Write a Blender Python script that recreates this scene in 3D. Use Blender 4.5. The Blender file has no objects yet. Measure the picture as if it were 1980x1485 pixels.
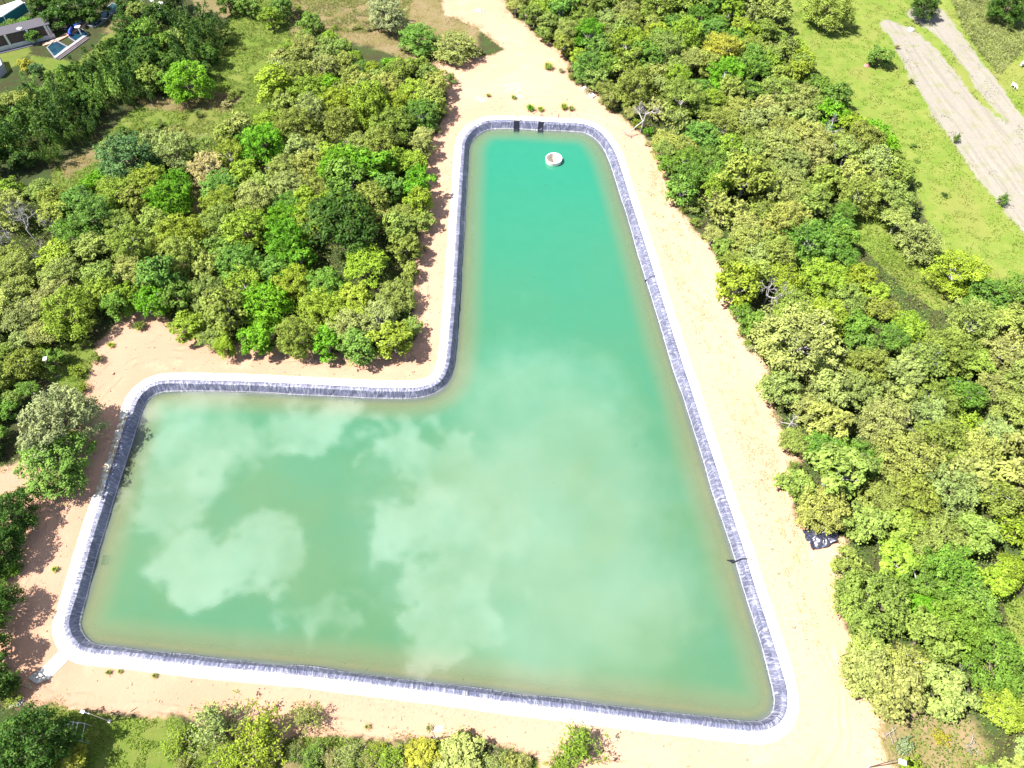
import bpy, math, random
import numpy as np
from mathutils import Vector, Matrix

R = math.radians
SC = bpy.context.scene
COL = SC.collection
# ------------------------------------------------------------------ camera
CAM_H = 125.0
PITCH = R(56)
FPX = 1400.0
W0, H0 = 1980.0, 1485.0
cam = bpy.data.cameras.new("camera")
cam.sensor_width = 36
cam.lens = 36 * FPX / W0
cam.clip_start = 0.5
cam.clip_end = 12000
camo = bpy.data.objects.new("camera", cam)
COL.objects.link(camo)
camo.location = (0, 0, CAM_H)
camo.rotation_euler = (math.pi / 2 - PITCH, 0, 0)
SC.camera = camo
# ------------------------------------------------------------------ light
SUN_EL, SUN_AZ = R(57), R(8)      # from the left, slightly behind the camera
SUN_STRENGTH, SKY_STRENGTH, EXPOSURE = 5.0, 0.06, 1.6
CLOUD = 36.0
sun_to = Vector((-math.cos(SUN_EL) * math.cos(SUN_AZ), -math.cos(SUN_EL) * math.sin(SUN_AZ), math.sin(SUN_EL)))
sl = bpy.data.lights.new("sun", 'SUN')
sl.energy = SUN_STRENGTH
sl.angle = R(0.53)
sl.color = (1.0, 0.965, 0.90)
so = bpy.data.objects.new("sun", sl)
COL.objects.link(so)
so.rotation_euler = sun_to.to_track_quat('Z', 'Y').to_euler()
so.location = sun_to * 300
SC.view_settings.view_transform = 'Standard'
SC.view_settings.look = 'None'
SC.view_settings.exposure = EXPOSURE
SC.view_settings.gamma = 1
SC.view_settings.use_curve_mapping = False

# photo pixel -> world point on the level z
SP, CP = math.sin(PITCH), math.cos(PITCH)
def ray(u, v):
    x = (u - W0 / 2) / FPX; y = -(v - H0 / 2) / FPX
    return x, y * SP + CP, y * CP - SP
def P(u, v, z=0.0):
    dx, dy, dz = ray(u, v)
    t = (z - CAM_H) / dz
    return Vector((dx * t, dy * t, z))
def mpp(u, v, z=0.0):            # metres per photo pixel there
    dx, dy, dz = ray(u, v)
    return ((z - CAM_H) / dz) / FPX
def PX(p):                        # world -> photo pixel
    x, y, z = p[0], p[1], p[2] - CAM_H
    f = y * CP - z * SP
    up = y * SP + z * CP
    return W0 / 2 + FPX * x / f, H0 / 2 - FPX * up / f
def poly(pts, z=0.0):
    return np.array([P(u, v, z)[:2] for u, v in pts])

class NT:
    def __init__(s, tree):
        s.t = tree; s.n = tree.nodes; s.l = tree.links
        s.n.clear()
    def new(s, typ, **kw):
        n = s.n.new(typ)
        for k, v in kw.items():
            setattr(n, k, v)
        return n
    def put(s, sock, v):
        if isinstance(v, bpy.types.NodeSocket): s.l.new(v, sock)
        elif isinstance(v, bpy.types.Node): s.l.new(v.outputs[0], sock)
        else:
            try: sock.default_value = v
            except Exception:
                sock.default_value = (*v, 1) if len(v) == 3 else v[:3]
    def math(s, op, a, b=None, c=None, clamp=False):
        n = s.new('ShaderNodeMath', operation=op); n.use_clamp = clamp
        for i, v in enumerate((a, b, c)):
            if v is not None: s.put(n.inputs[i], v)
        return n.outputs[0]
    def vmath(s, op, a, b=None, out=0):
        n = s.new('ShaderNodeVectorMath', operation=op)
        s.put(n.inputs[0], a)
        if b is not None: s.put(n.inputs[1], b)
        return n.outputs[out]
    def mapr(s, v, a, b, c=0.0, d=1.0, mode='SMOOTHSTEP'):
        n = s.new('ShaderNodeMapRange', interpolation_type=mode)
        s.put(n.inputs[0], v)
        for i, x in enumerate((a, b, c, d)): s.put(n.inputs[i + 1], x)
        return n.outputs[0]
    def mix(s, f, a, b, blend='MIX'):
        n = s.new('ShaderNodeMix', data_type='RGBA', blend_type=blend)
        s.put(n.inputs[0], f); s.put(n.inputs[6], a); s.put(n.inputs[7], b)
        return n.outputs[2]
    def noise(s, vec, scale, detail=4, rough=.55, dist=0.0):
        n = s.new('ShaderNodeTexNoise')
        if vec is not None: s.put(n.inputs['Vector'], vec)
        n.inputs['Scale'].default_value = scale; n.inputs['Detail'].default_value = detail
        n.inputs['Roughness'].default_value = rough; n.inputs['Distortion'].default_value = dist
        return n.outputs[0]
    def attr(s, name):
        return s.new('ShaderNodeAttribute', attribute_name=name).outputs['Fac']
    def pos(s):
        return s.new('ShaderNodeNewGeometry').outputs['Position']
    def bump(s, h, strength=.3, dist=.1):
        n = s.new('ShaderNodeBump'); s.put(n.inputs['Height'], h)
        n.inputs['Strength'].default_value = strength; n.inputs['Distance'].default_value = dist
        return n.outputs[0]
    def out(s, sh):
        o = s.new('ShaderNodeOutputMaterial'); s.l.new(sh, o.inputs[0])
def bsdf(t, col, rough=.6, spec=.3, normal=None, metal=0.0, drough=0.0):
    b = t.new('ShaderNodeBsdfPrincipled')
    t.put(b.inputs['Base Color'], col); t.put(b.inputs['Roughness'], rough)
    b.inputs['Specular IOR Level'].default_value = spec
    b.inputs['Metallic'].default_value = metal
    if 'Diffuse Roughness' in b.inputs: b.inputs['Diffuse Roughness'].default_value = drough
    if normal is not None: t.put(b.inputs['Normal'], normal)
    return b.outputs[0]
def newmat(name):
    m = bpy.data.materials.new(name); m.use_nodes = True
    return m, NT(m.node_tree)

# ------------------------------------------------------------------ world
w = bpy.data.worlds.new("World"); SC.world = w; w.use_nodes = True
t = NT(w.node_tree)
sky = t.new('ShaderNodeTexSky', sky_type='NISHITA', sun_disc=False)
sky.sun_elevation = SUN_EL; sky.sun_rotation = R(90) + SUN_AZ
sky.air_density = 1.0; sky.dust_density = 0.6; sky.ozone_density = 1.2
d = t.new('ShaderNodeTexCoord').outputs['Generated']
sep = t.new('ShaderNodeSeparateXYZ'); t.l.new(d, sep.inputs[0])
zz = t.math('MAXIMUM', sep.outputs[2], 0.08)
cmb = t.new('ShaderNodeCombineXYZ')
t.l.new(t.math('DIVIDE', sep.outputs[0], zz), cmb.inputs[0])
t.l.new(t.math('DIVIDE', sep.outputs[1], zz), cmb.inputs[1])
q = cmb.outputs[0]                # flat cloud-layer coordinates
nz = t.new('ShaderNodeTexNoise'); t.put(nz.inputs['Vector'], q)
nz.inputs['Scale'].default_value = 5.5; nz.inputs['Detail'].default_value = 6; nz.inputs['Roughness'].default_value = .66
wob = t.vmath('SCALE', t.vmath('SUBTRACT', nz.outputs[1], (.5, .5, .5)))
wob.node.inputs['Scale'].default_value = .40
qq = t.vmath('ADD', q, wob)
def blob(cx, cy, rx, ry, wgt):
    v = t.vmath('SUBTRACT', qq, (cx, cy, 0)); v = t.vmath('MULTIPLY', v, (1 / rx, 1 / ry, 0))
    return t.math('MULTIPLY', t.mapr(t.vmath('LENGTH', v, out=1), .45, 1.05, 1, 0), wgt)
def qpx(u0, v0, u1, v1):          # cloud patch seen mirrored between these photo corners
    a, b = P(u0, v0), P(u1, v1)
    return (a.x + b.x) / 2 / CAM_H, (a.y + b.y) / 2 / CAM_H, abs(b.x - a.x) / 2 / CAM_H, abs(b.y - a.y) / 2 / CAM_H
def patches(L_):
    acc = None
    for box, wg in L_:
        b = blob(*qpx(*box), wg)
        acc = b if acc is None else t.math('ADD', acc, b)
    return acc
crisp = patches((((240, 730, 540, 910), .72), ((235, 830, 450, 1020), .75), ((290, 960, 600, 1170), .9), ((320, 1080, 560, 1250), .85), ((500, 740, 760, 850), .70), ((700, 770, 960, 930), .85),
                ((725, 880, 1060, 1150), 1.1), ((730, 1050, 1000, 1350), 1.1), ((880, 940, 1200, 1300), .6), ((545, 1140, 655, 1295), .55), ((650, 1150, 720, 1200), .4), ((960, 1240, 1200, 1400), .5), ((1160, 1120, 1380, 1290), .35)))
crisp = t.math('ADD', crisp, t.math('MULTIPLY', t.math('SUBTRACT', t.noise(q, 9.0, 9, .68), .5), 1.7))
veil = patches((((720, 640, 1500, 1500), .60), ((230, 700, 760, 1330), .14), ((-900, 400, -200, 1400), .7)))
veil = t.math('MULTIPLY', veil, t.mapr(t.noise(q, 3.5, 6, .6), .3, .7, .45, 1.1))
acc = t.math('MAXIMUM', t.math('MULTIPLY', t.mapr(crisp, .12, .95), t.mapr(t.noise(q, 6.0, 7, .65), .32, .68, .40, .88)), veil)
acc = t.math('MINIMUM', acc, 1.0)
hi = t.mapr(t.noise(q, 1.3, 6, .6), .5, .75, 0, .07)         # other cumulus away from the mirror patch
hi = t.math('MULTIPLY', hi, t.mapr(t.vmath('LENGTH', q, out=1), 1.6, 2.6, 0, 1))
acc = t.math('MAXIMUM', acc, hi)
bg = t.new('ShaderNodeBackground'); bg.inputs[1].default_value = SKY_STRENGTH
t.l.new(t.mix(acc, sky.outputs[0], (CLOUD, CLOUD, CLOUD * 1.03, 1)), bg.inputs[0])
wo = t.new('ShaderNodeOutputWorld'); t.l.new(bg.outputs[0], wo.inputs[0])

# ------------------------------------------------------------------ helpers
def tag(o, label=None, cat=None, group=None, kind=None):
    if label: o['label'] = label
    if cat: o['category'] = cat
    if group: o['group'] = group
    if kind: o['kind'] = kind
    return o
def mesh_from(name, V, F, attrs=None, smooth=False):
    me = bpy.data.meshes.new(name)
    V = np.asarray(V, dtype=np.float32)
    if isinstance(F, np.ndarray):
        k = F.shape[1]; n = len(F)
        me.vertices.add(len(V)); me.vertices.foreach_set('co', V.ravel())
        me.loops.add(n * k); me.loops.foreach_set('vertex_index', F.astype(np.int32).ravel())
        me.polygons.add(n)
        me.polygons.foreach_set('loop_start', np.arange(0, n * k, k, dtype=np.int32))
        me.update(calc_edges=True)
    else:
        me.from_pydata([tuple(map(float, v)) for v in V], [], F)
    for nm, arr in (attrs or {}).items():
        a = me.attributes.new(nm, 'FLOAT', 'POINT'); a.data.foreach_set('value', np.asarray(arr, dtype=np.float32))
    if smooth: me.polygons.foreach_set('use_smooth', np.ones(len(me.polygons), dtype=bool))
    me.validate(); me.update()
    return me
def obj(name, me, m=None, parent=None, loc=None):
    o = bpy.data.objects.new(name, me); COL.objects.link(o)
    if m is not None and len(me.materials) == 0: me.materials.append(m)
    if parent: o.parent = parent
    if loc is not None: o.location = loc
    return o
def empty(name, loc, rz=0, scale=1):
    o = bpy.data.objects.new(name, None); COL.objects.link(o)
    o.empty_display_size = .3
    o.location = loc; o.rotation_euler = (0, 0, rz)
    o.scale = (scale,) * 3 if not hasattr(scale, '__len__') else scale
    return o
class MB:
    """collects boxes, tubes, prisms into one mesh"""
    def __init__(s): s.V = []; s.F = []
    def add(s, V, F):
        b = len(s.V); s.V += [tuple(v) for v in V]; s.F += [tuple(i + b for i in f) for f in F]
        return s
    def box(s, c, size, rz=0, tilt=None):
        m = Matrix.Rotation(rz, 3, 'Z')
        if tilt: m = m @ Matrix.Rotation(tilt[0], 3, 'X') @ Matrix.Rotation(tilt[1], 3, 'Y')
        c = Vector(c); h = [x / 2 for x in size]
        V = [c + m @ Vector((sx * h[0], sy * h[1], sz * h[2])) for sx in (-1, 1) for sy in (-1, 1) for sz in (-1, 1)]
        return s.add(V, [(0, 1, 3, 2), (4, 6, 7, 5), (0, 4, 5, 1), (2, 3, 7, 6), (0, 2, 6, 4), (1, 5, 7, 3)])
    def tube(s, pts, rad, n=8, cap=True):
        pts = [Vector(p) for p in pts]
        if not hasattr(rad, '__len__'): rad = [rad] * len(pts)
        rings = []
        for i, p in enumerate(pts):
            d = (pts[min(i + 1, len(pts) - 1)] - pts[max(i - 1, 0)])
            if d.length < 1e-9: d = Vector((0, 0, 1))
            d.normalize()
            a = Vector((1, 0, 0)) if abs(d.x) < .9 else Vector((0, 1, 0))
            x = d.cross(a).normalized(); y = d.cross(x)
            rings.append([p + (x * math.cos(k * 2 * math.pi / n) + y * math.sin(k * 2 * math.pi / n)) * rad[i] for k in range(n)])
        V = [v for r in rings for v in r]; F = []
        for i in range(len(rings) - 1):
            for k in range(n):
                F.append((i * n + k, i * n + (k + 1) % n, (i + 1) * n + (k + 1) % n, (i + 1) * n + k))
        if cap:
            F.append(tuple(range(n))); F.append(tuple((len(rings) - 1) * n + k for k in reversed(range(n))))
        return s.add(V, F)
    def lathe(s, prof, c=(0, 0, 0), n=40, wob=0):
        V = []; F = []
        for (r, z) in prof:
            for k in range(n):
                a = 2 * math.pi * k / n
                V.append((c[0] + r * math.cos(a), c[1] + r * math.sin(a), c[2] + z))
        for i in range(len(prof) - 1):
            for k in range(n):
                F.append((i * n + k, i * n + (k + 1) % n, (i + 1) * n + (k + 1) % n, (i + 1) * n + k))
        return s.add(V, F)
    def prism(s, pts, z0, z1):
        n = len(pts)
        ar = sum(pts[i][0] * pts[(i + 1) % n][1] - pts[(i + 1) % n][0] * pts[i][1] for i in range(n))
        if ar < 0: pts = list(pts)[::-1]
        V = [(p[0], p[1], z0) for p in pts] + [(p[0], p[1], z1) for p in pts]
        F = [tuple(reversed(range(n))), tuple(range(n, 2 * n))] + [(i, (i + 1) % n, n + (i + 1) % n, n + i) for i in range(n)]
        return s.add(V, F)
    def build(s, name, m, parent=None, loc=None, smooth=False, bevel=0):
        me = mesh_from(name, s.V, s.F, smooth=smooth)
        o = obj(name, me, m, parent, loc)
        if bevel:
            b = o.modifiers.new('bevel', 'BEVEL'); b.width = bevel; b.segments = 2; b.limit_method = 'ANGLE'
        return o
def sdf(X, Y, pg):
    """signed distance to a closed polygon, positive inside"""
    pg = np.asarray(pg); n = len(pg)
    d2 = np.full(X.shape, 1e18); ins = np.zeros(X.shape, bool)
    for i in range(n):
        ax, ay = pg[i]; bx, by = pg[(i + 1) % n]
        ex, ey = bx - ax, by - ay
        L = ex * ex + ey * ey + 1e-12
        tt = np.clip(((X - ax) * ex + (Y - ay) * ey) / L, 0, 1)
        d2 = np.minimum(d2, (X - ax - tt * ex) ** 2 + (Y - ay - tt * ey) ** 2)
        c = ((ay > Y) != (by > Y))
        if ay != by:
            ins ^= c & (X < (bx - ax) * (Y - ay) / (by - ay) + ax)
    return np.where(ins, 1, -1) * np.sqrt(d2)
def inside(p, pg):
    return float(sdf(np.array([p[0]]), np.array([p[1]]), pg)[0])
def vnoise(X, Y, cell, seed):
    """smooth value noise in -1..1"""
    rg = np.random.default_rng(seed); G = rg.uniform(-1, 1, (256, 256))
    x = X / cell; y = Y / cell
    xi = np.floor(x).astype(int); yi = np.floor(y).astype(int); fx = x - xi; fy = y - yi
    fx = fx * fx * (3 - 2 * fx); fy = fy * fy * (3 - 2 * fy)
    g = lambda a, b: G[a % 256, b % 256]
    return (g(xi, yi) * (1 - fx) + g(xi + 1, yi) * fx) * (1 - fy) + (g(xi, yi + 1) * (1 - fx) + g(xi + 1, yi + 1) * fx) * fy

# ------------------------------------------------------------------ pond outline (inner edge of the kerb)
POND_PX = [(948, 231.5), (933, 235), (915, 244), (901, 258), (893.5, 272), (891, 300), (886, 372), (880, 470), (874, 572), (866, 665), (861, 706), (851, 728), (838, 740), (815, 748),
 (790, 750), (740, 749.5), (684, 747.5), (626, 744), (500, 738), (400, 735), (325, 734), (303, 737), (283, 745), (267, 759), (256, 776), (249, 798), (240, 823), (222, 884), (210, 917), (194, 967),
 (182, 1003), (167, 1051), (154, 1098), (134, 1165), (124, 1196), (122.5, 1212), (127, 1230), (138, 1246), (151, 1257), (167, 1263), (202, 1266), (252, 1272), (353, 1284), (429, 1292),
 (500, 1298), (626, 1311), (752, 1328), (879, 1343), (1000, 1360), (1101, 1372), (1202, 1385), (1303, 1398), (1379, 1407), (1442, 1414), (1466, 1414), (1485, 1411), (1500, 1404),
 (1513, 1393), (1521, 1376), (1524, 1355), (1522, 1332), (1514, 1302), (1502, 1262), (1480, 1195), (1454, 1115), (1442, 1073), (1424, 1018), (1404, 960), (1384, 899), (1358.6, 821),
 (1333, 742), (1310.6, 673), (1290, 607), (1267.7, 536), (1252, 485), (1214.6, 370), (1200, 322), (1190, 294), (1180, 277), (1167, 260), (1152, 248), (1137, 241), (1120, 238), (1077, 236), (1031, 233), (986, 231.5)]
def smooth_closed(pg, step, it=2):
    pg = np.asarray(pg)
    for _ in range(it):
        nx = np.roll(pg, -1, 0)
        pg = np.stack([pg * .75 + nx * .25, pg * .25 + nx * .75], 1).reshape(-1, 2)
    nx = np.roll(pg, -1, 0); L = np.hypot(*(nx - pg).T); cum = np.concatenate([[0], np.cumsum(L)])
    n = int(cum[-1] / step); s = np.linspace(0, cum[-1], n, endpoint=False)
    cl = np.vstack([pg, pg[:1]])
    return np.stack([np.interp(s, cum, cl[:, 0]), np.interp(s, cum, cl[:, 1])], 1), cum[-1]
KERB, PERIM = smooth_closed(poly(POND_PX, .12), .45)
# the outline runs anticlockwise as seen from above?  make the normal point inward
def normals(pg):
    tn = np.roll(pg, -3, 0) - np.roll(pg, 3, 0); tn /= np.hypot(*tn.T)[:, None]
    n = np.stack([-tn[:, 1], tn[:, 0]], 1)
    return n
NRM = normals(KERB)
if inside(KERB[50] + NRM[50] * 1.0, KERB[::4]) < 0: NRM = -NRM
LIP, RUN, DROP = .85, .92, 1.55
WATER_Z = -DROP
SHORE = LIP + RUN

# ------------------------------------------------------------------ ground zones traced in the photo
Z = {}
Z['sand'] = [(975, -30), (980, 15), (992, 35), (1018, 45), (1035, 68), (1071, 83), (1098, 114), (1109, 157), (1159, 182), (1189, 215), (1227, 245), (1268, 290), (1295, 353), (1312, 400), (1340, 440), (1368, 470), (1390, 500),
 (1410, 560), (1425, 610), (1445, 660), (1480, 700), (1492, 760), (1500, 810), (1520, 845), (1560, 880), (1535, 910), (1535, 955), (1540, 1000), (1575, 1035), (1640, 1040), (1625, 1106), (1620, 1173), (1640, 1219), (1660, 1251), (1664, 1287), (1646, 1304), (1674, 1337), (1700, 1350),
 (1715, 1383), (1702, 1426), (1715, 1463), (1740, 1500), (1745, 1540), (1050, 1540), (1040, 1470), (1000, 1450), (929, 1430), (828, 1428), (727, 1428), (626, 1418), (560, 1430), (430, 1425), (340, 1376), (278, 1388), (234, 1380), (192, 1375), (143, 1370), (111, 1359),
 (97, 1354), (60, 1372), (-60, 1340), (-60, 1120), (30, 1115), (50, 1095), (-40, 1085), (-60, 920), (20, 900), (100, 860), (150, 820), (165, 780), (162, 745), (177, 723), (185, 696), (184, 663), (217, 634), (252, 605), (288, 592), (325, 620), (370, 650), (420, 665), (520, 670),
 (650, 680), (780, 680), (805, 650), (800, 610), (798, 572), (808, 476), (822, 380), (815, 340), (833, 268), (853, 235), (866, 200), (861, 177), (853, 141), (833, 121), (900, 112), (950, 108), (975, 96), (925, 55), (863, 28), (853, 8), (850, -30)]
Z['grass'] = [(1490, -40), (1530, 60), (1560, 105), (1590, 165), (1640, 222), (1715, 262), (1740, 305), (1765, 350), (1785, 400), (1800, 470), (1830, 525), (1880, 565), (2060, 575), (2060, -60), (1500, -60)]
Z['field'] = [(1698, 42), (1720, 36), (1745, 48), (1770, 62), (1795, 80), (1822, 106), (1850, 145), (1885, 190), (1928, 227), (1950, 234), (1920, 208), (1905, 190), (1882, 165), (1862, 128), (1838, 95), (1810, 68), (1775, 44), (1750, 28), (1770, 8), (1800, 8), (1822, 20), (1845, 50), (1875, 88), (1905, 128), (1940, 172), (1965, 210), (2000, 250), (2080, 330), (2080, 560), (2000, 470), (1960, 428), (1920, 380), (1890, 343), (1860, 300), (1830, 257), (1800, 216), (1775, 176), (1745, 122), (1722, 77)]
Z['grass2'] = [(640, -40), (470, -30), (445, 30), (430, 70), (405, 120), (380, 170), (320, 185), (250, 215), (180, 290), (100, 330), (110, 380), (190, 360), (240, 300), (330, 290), (460, 275), (520, 230), (540, 150), (570, 90), (640, 60), (700, 66), (790, 44), (800, -40)]
Z['grass3'] = [(1648, 425), (1680, 410), (1720, 440), (1760, 490), (1830, 560), (1835, 600), (1800, 600), (1740, 545), (1690, 500), (1650, 465)]
Z['grass4'] = [(100, 1356), (150, 1372), (240, 1387), (345, 1388), (420, 1430), (640, 1425), (1050, 1470), (1060, 1560), (60, 1560)]
Z['grass5'] = [(1935, 1160), (2060, 1130), (2060, 1290), (1960, 1260)]
Z['grass6'] = [(-40, 96), (60, 80), (62, 100), (10, 140), (-40, 150)]
Z['grass7'] = [(60, 690), (150, 660), (215, 690), (200, 715), (170, 725), (175, 760), (120, 750), (60, 720)]
Z['dry'] = [(555, -30), (560, 70), (640, 62), (668, 80), (735, 95), (800, 125), (850, 125), (930, 108), (925, 50), (860, 30), (850, -30)]
Z['dry2'] = [(265, 195), (300, 180), (350, 196), (440, 178), (470, 190), (440, 212), (350, 216), (290, 210)]
Z['grass8'] = [(60, 105), (150, 120), (215, 60), (280, 40), (230, 90), (150, 140), (60, 150)]
Z['dry3'] = [(195, 60), (245, 12), (265, 20), (255, 48), (215, 66)]
Z['dry4'] = [(370, -30), (470, -30), (450, 30), (380, 40)]
Z['dry5'] = [(115, 320), (180, 285), (190, 310), (130, 345)]
Z['dry6'] = [(370, 355), (395, 350), (392, 420), (365, 425)]
Z['dry7'] = [(1655, 1440), (1665, 1390), (1760, 1370), (1870, 1385), (1925, 1450), (1850, 1530), (1660, 1530)]
Z['dry8'] = [(470, 1440), (560, 1420), (800, 1440), (860, 1500), (480, 1510)]
Z['pale'] = [(1100, 235), (1200, 290), (1260, 420), (1340, 600), (1420, 820), (1500, 1010), (1560, 1200), (1590, 1330), (1560, 1460), (1400, 1480), (1150, 1440), (900, 1395), (700, 1370), (500, 1335), (500, 1300), (1000, 1360), (1440, 1410), (1520, 1340), (1380, 900), (1200, 320)]
Z['track'] = [(800, 345), (838, 300), (858, 270), (880, 250), (1000, 225), (1010, 240), (900, 262), (870, 330), (860, 600), (850, 700), (832, 700), (838, 560)]
ZW = {k: poly(v) for k, v in Z.items()}

# ---- ground material
gm, t = newmat("ground_surface")
pos = t.pos()
n1 = t.noise(pos, .22, 8, .62); n2 = t.noise(pos, 1.6, 6, .65); n3 = t.noise(pos, .05, 4, .5); n4 = t.noise(pos, 6.0, 4, .7)
wobn = t.math('ADD', t.math('MULTIPLY', t.math('SUBTRACT', n1, .5), 7.0), t.math('MULTIPLY', t.math('SUBTRACT', n2, .5), 3.2))
def mask(a, lo=-.5, hi=.5, k=1.0):
    return t.mapr(t.math('ADD', t.attr(a), t.math('MULTIPLY', wobn, k)), lo, hi)
floor_c = t.mix(t.mapr(n1, .35, .65), (.050, .045, .022, 1), (.042, .070, .018, 1))
floor_c = t.mix(t.mapr(n2, .5, .75), floor_c, (.075, .08, .035, 1))
grass_c = t.mix(t.mapr(n1, .3, .7), (.098, .160, .020, 1), (.165, .190, .042, 1))
grass_c = t.mix(t.mapr(n2, .42, .72), grass_c, (.135, .155, .036, 1))
grass_c = t.mix(t.math('MULTIPLY', t.mapr(n3, .50, .66), .6), grass_c, (.165, .165, .045, 1))
grass_c = t.mix(t.math('MULTIPLY', t.mapr(t.noise(pos, .33, 6, .7), .58, .70), .7), grass_c, (.05, .105, .012, 1))
grass_c = t.mix(t.math('MULTIPLY', t.mapr(n4, .5, .8), .55), grass_c, (.045, .085, .010, 1))
dry_c = t.mix(t.mapr(n1, .3, .7), (.17, .135, .055, 1), (.23, .165, .10, 1))
dry_c = t.mix(t.mapr(n2, .45, .7), dry_c, (.10, .12, .03, 1))
sand_c = t.mix(t.mapr(n3, .35, .65), (.43, .255, .170, 1), (.46, .285, .195, 1))
sand_c = t.mix(t.mapr(n1, .5, .72), sand_c, (.50, .315, .215, 1))
sand_c = t.mix(t.math('MULTIPLY', t.mapr(n2, .55, .8), .45), sand_c, (.37, .205, .130, 1))
sand_c = t.mix(t.mapr(t.noise(pos, 11, 2, .5), .70, .78), sand_c, (.20, .12, .08, 1))
pale_c = t.mix(t.mapr(n2, .35, .65), (.38, .295, .215, 1), (.31, .22, .152, 1))
sand_c = t.mix(t.math('MULTIPLY', mask('pale', -2, 4, .6), .85), sand_c, pale_c)
dkn = t.math('ADD', t.attr('dk'), t.math('MULTIPLY', t.math('SUBTRACT', t.noise(pos, .09, 3, .5), .5), 5.0))
for rr_ in (6.2, 8.0, 9.4, 11.1):
    rut = t.mapr(t.math('ABSOLUTE', t.math('SUBTRACT', dkn, rr_)), .12, .38, 1, 0)
    sand_c = t.mix(t.math('MULTIPLY', t.math('MULTIPLY', rut, t.mapr(n1, .46, .62)), .5), sand_c, (.30, .165, .105, 1))
# sparse dry weeds along the roadside strip
wd = t.math('MULTIPLY', t.mapr(n1, .48, .62), t.mapr(t.noise(pos, 2.6, 5, .7), .5, .62))
sand_c = t.mix(t.math('MULTIPLY', t.math('MULTIPLY', wd, mask('weedy', -1.5, 2, .5)), .9), sand_c, (.36, .30, .10, 1))
field_c = t.mix(t.mapr(n1, .3, .7), (.205, .186, .163, 1), (.215, .197, .163, 1))
field_c = t.mix(t.math('MULTIPLY', t.mapr(n2, .5, .7), .5), field_c, (.16, .135, .105, 1))
field_c = t.mix(t.math('MULTIPLY', t.mapr(t.noise(pos, .5, 7, .7), .52, .62), .45), field_c, (.24, .21, .175, 1))
field_c = t.mix(t.math('MULTIPLY', t.mapr(n1, .48, .66), .5), field_c, (.15, .16, .07, 1))
c = floor_c
c = t.mix(mask('grass', k=.6), c, grass_c)
c = t.mix(mask('dry', -1, 1, 1.0), c, dry_c)
pdir = P(1740, 100) - P(1960, 420); pdir.normalize(); perp = (-pdir.y, pdir.x, 0)
cc = t.new('ShaderNodeCombineXYZ'); t.l.new(t.vmath('DOT_PRODUCT', pos, perp, out=1), cc.inputs[0]); t.l.new(t.math('MULTIPLY', t.vmath('DOT_PRODUCT', pos, tuple(pdir), out=1), .045), cc.inputs[1])
strk = t.noise(cc.outputs[0], .9, 4, .6)
field_c = t.mix(t.math('MULTIPLY', t.mapr(strk, .5, .62), .28), field_c, (.13, .112, .092, 1))
field_c = t.mix(t.math('MULTIPLY', t.mapr(strk, .42, .34), .4), field_c, (.26, .23, .195, 1))
c = t.mix(mask('field', k=.75), c, field_c)
c = t.mix(mask('sand', -.6, .6, .55), c, sand_c)
hgt = t.math('ADD', t.math('MULTIPLY', n2, .6), t.math('MULTIPLY', n4, .4))
t.out(bsdf(t, c, .95, .08, t.bump(hgt, .55, .35), drough=.8))

CELL = .8
gx = np.arange(-215, 215.1, CELL); gy = np.arange(-14, 262.1, CELL)
GX, GY = np.meshgrid(gx, gy, indexing='ij')
def zs(*names):
    r = None
    for k in names:
        s_ = sdf(GX, GY, ZW[k]); r = s_ if r is None else np.maximum(r, s_)
    return r
D_POND = sdf(GX, GY, KERB[::2])
A = {'sand': zs('sand'), 'field': zs('field'), 'grass': zs('grass', 'grass2', 'grass3', 'grass4', 'grass5', 'grass6', 'grass7', 'grass8'),
     'dry': zs('dry', 'dry2', 'dry3', 'dry4', 'dry5', 'dry6', 'dry7', 'dry8'), 'pale': zs('pale')}
weedy_px = [(1235, 330), (1270, 330), (1330, 480), (1400, 640), (1470, 800), (1545, 1010), (1590, 1250), (1560, 1250), (1480, 1000), (1400, 780), (1310, 560), (1260, 420)]
A['dk'] = np.clip(-D_POND, 0, 40)
A['weedy'] = sdf(GX, GY, poly(weedy_px))
UND = vnoise(GX, GY, 9, 1) * .10 + vnoise(GX, GY, 2.6, 2) * .05
near_pond = np.clip((-D_POND - 3.0) / 4, 0, 1)
GZ = UND * near_pond
nxg, nyg = GX.shape
idx = np.arange(nxg * nyg).reshape(nxg, nyg)
Q = np.stack([idx[:-1, :-1], idx[1:, :-1], idx[1:, 1:], idx[:-1, 1:]], -1).reshape(-1, 4)
fc = lambda a: a.ravel()[Q].mean(1)
keep = (D_POND.ravel()[Q].min(1) < -1.3)
zone = np.zeros(len(Q), int)
zone[fc(A['grass']) > 0] = 1
zone[fc(A['field']) > 0] = 2
zone[fc(A['sand']) > 0] = 3
def sub_mesh(name, sel):
    F = Q[sel]; used, inv = np.unique(F, return_inverse=True)
    V = np.stack([GX.ravel()[used], GY.ravel()[used], GZ.ravel()[used]], 1)
    return mesh_from(name, V, inv.reshape(-1, 4), {k: np.clip(a.ravel()[used], -9, 40) for k, a in A.items()}, smooth=True)
for nm, zi in (('ground', 0), ('grass_field', 1), ('bare_field', 2), ('sandy_ground', 3)):
    tag(obj(nm, sub_mesh(nm, keep & (zone == zi)), gm), kind='structure')
B = 4000; x0, x1, y0, y1 = gx[0], gx[-1], gy[0], gy[-1]
V = [(-B, -B, 0), (B, -B, 0), (B, B, 0), (-B, B, 0), (x0, y0, 0), (x1, y0, 0), (x1, y1, 0), (x0, y1, 0)]
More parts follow.
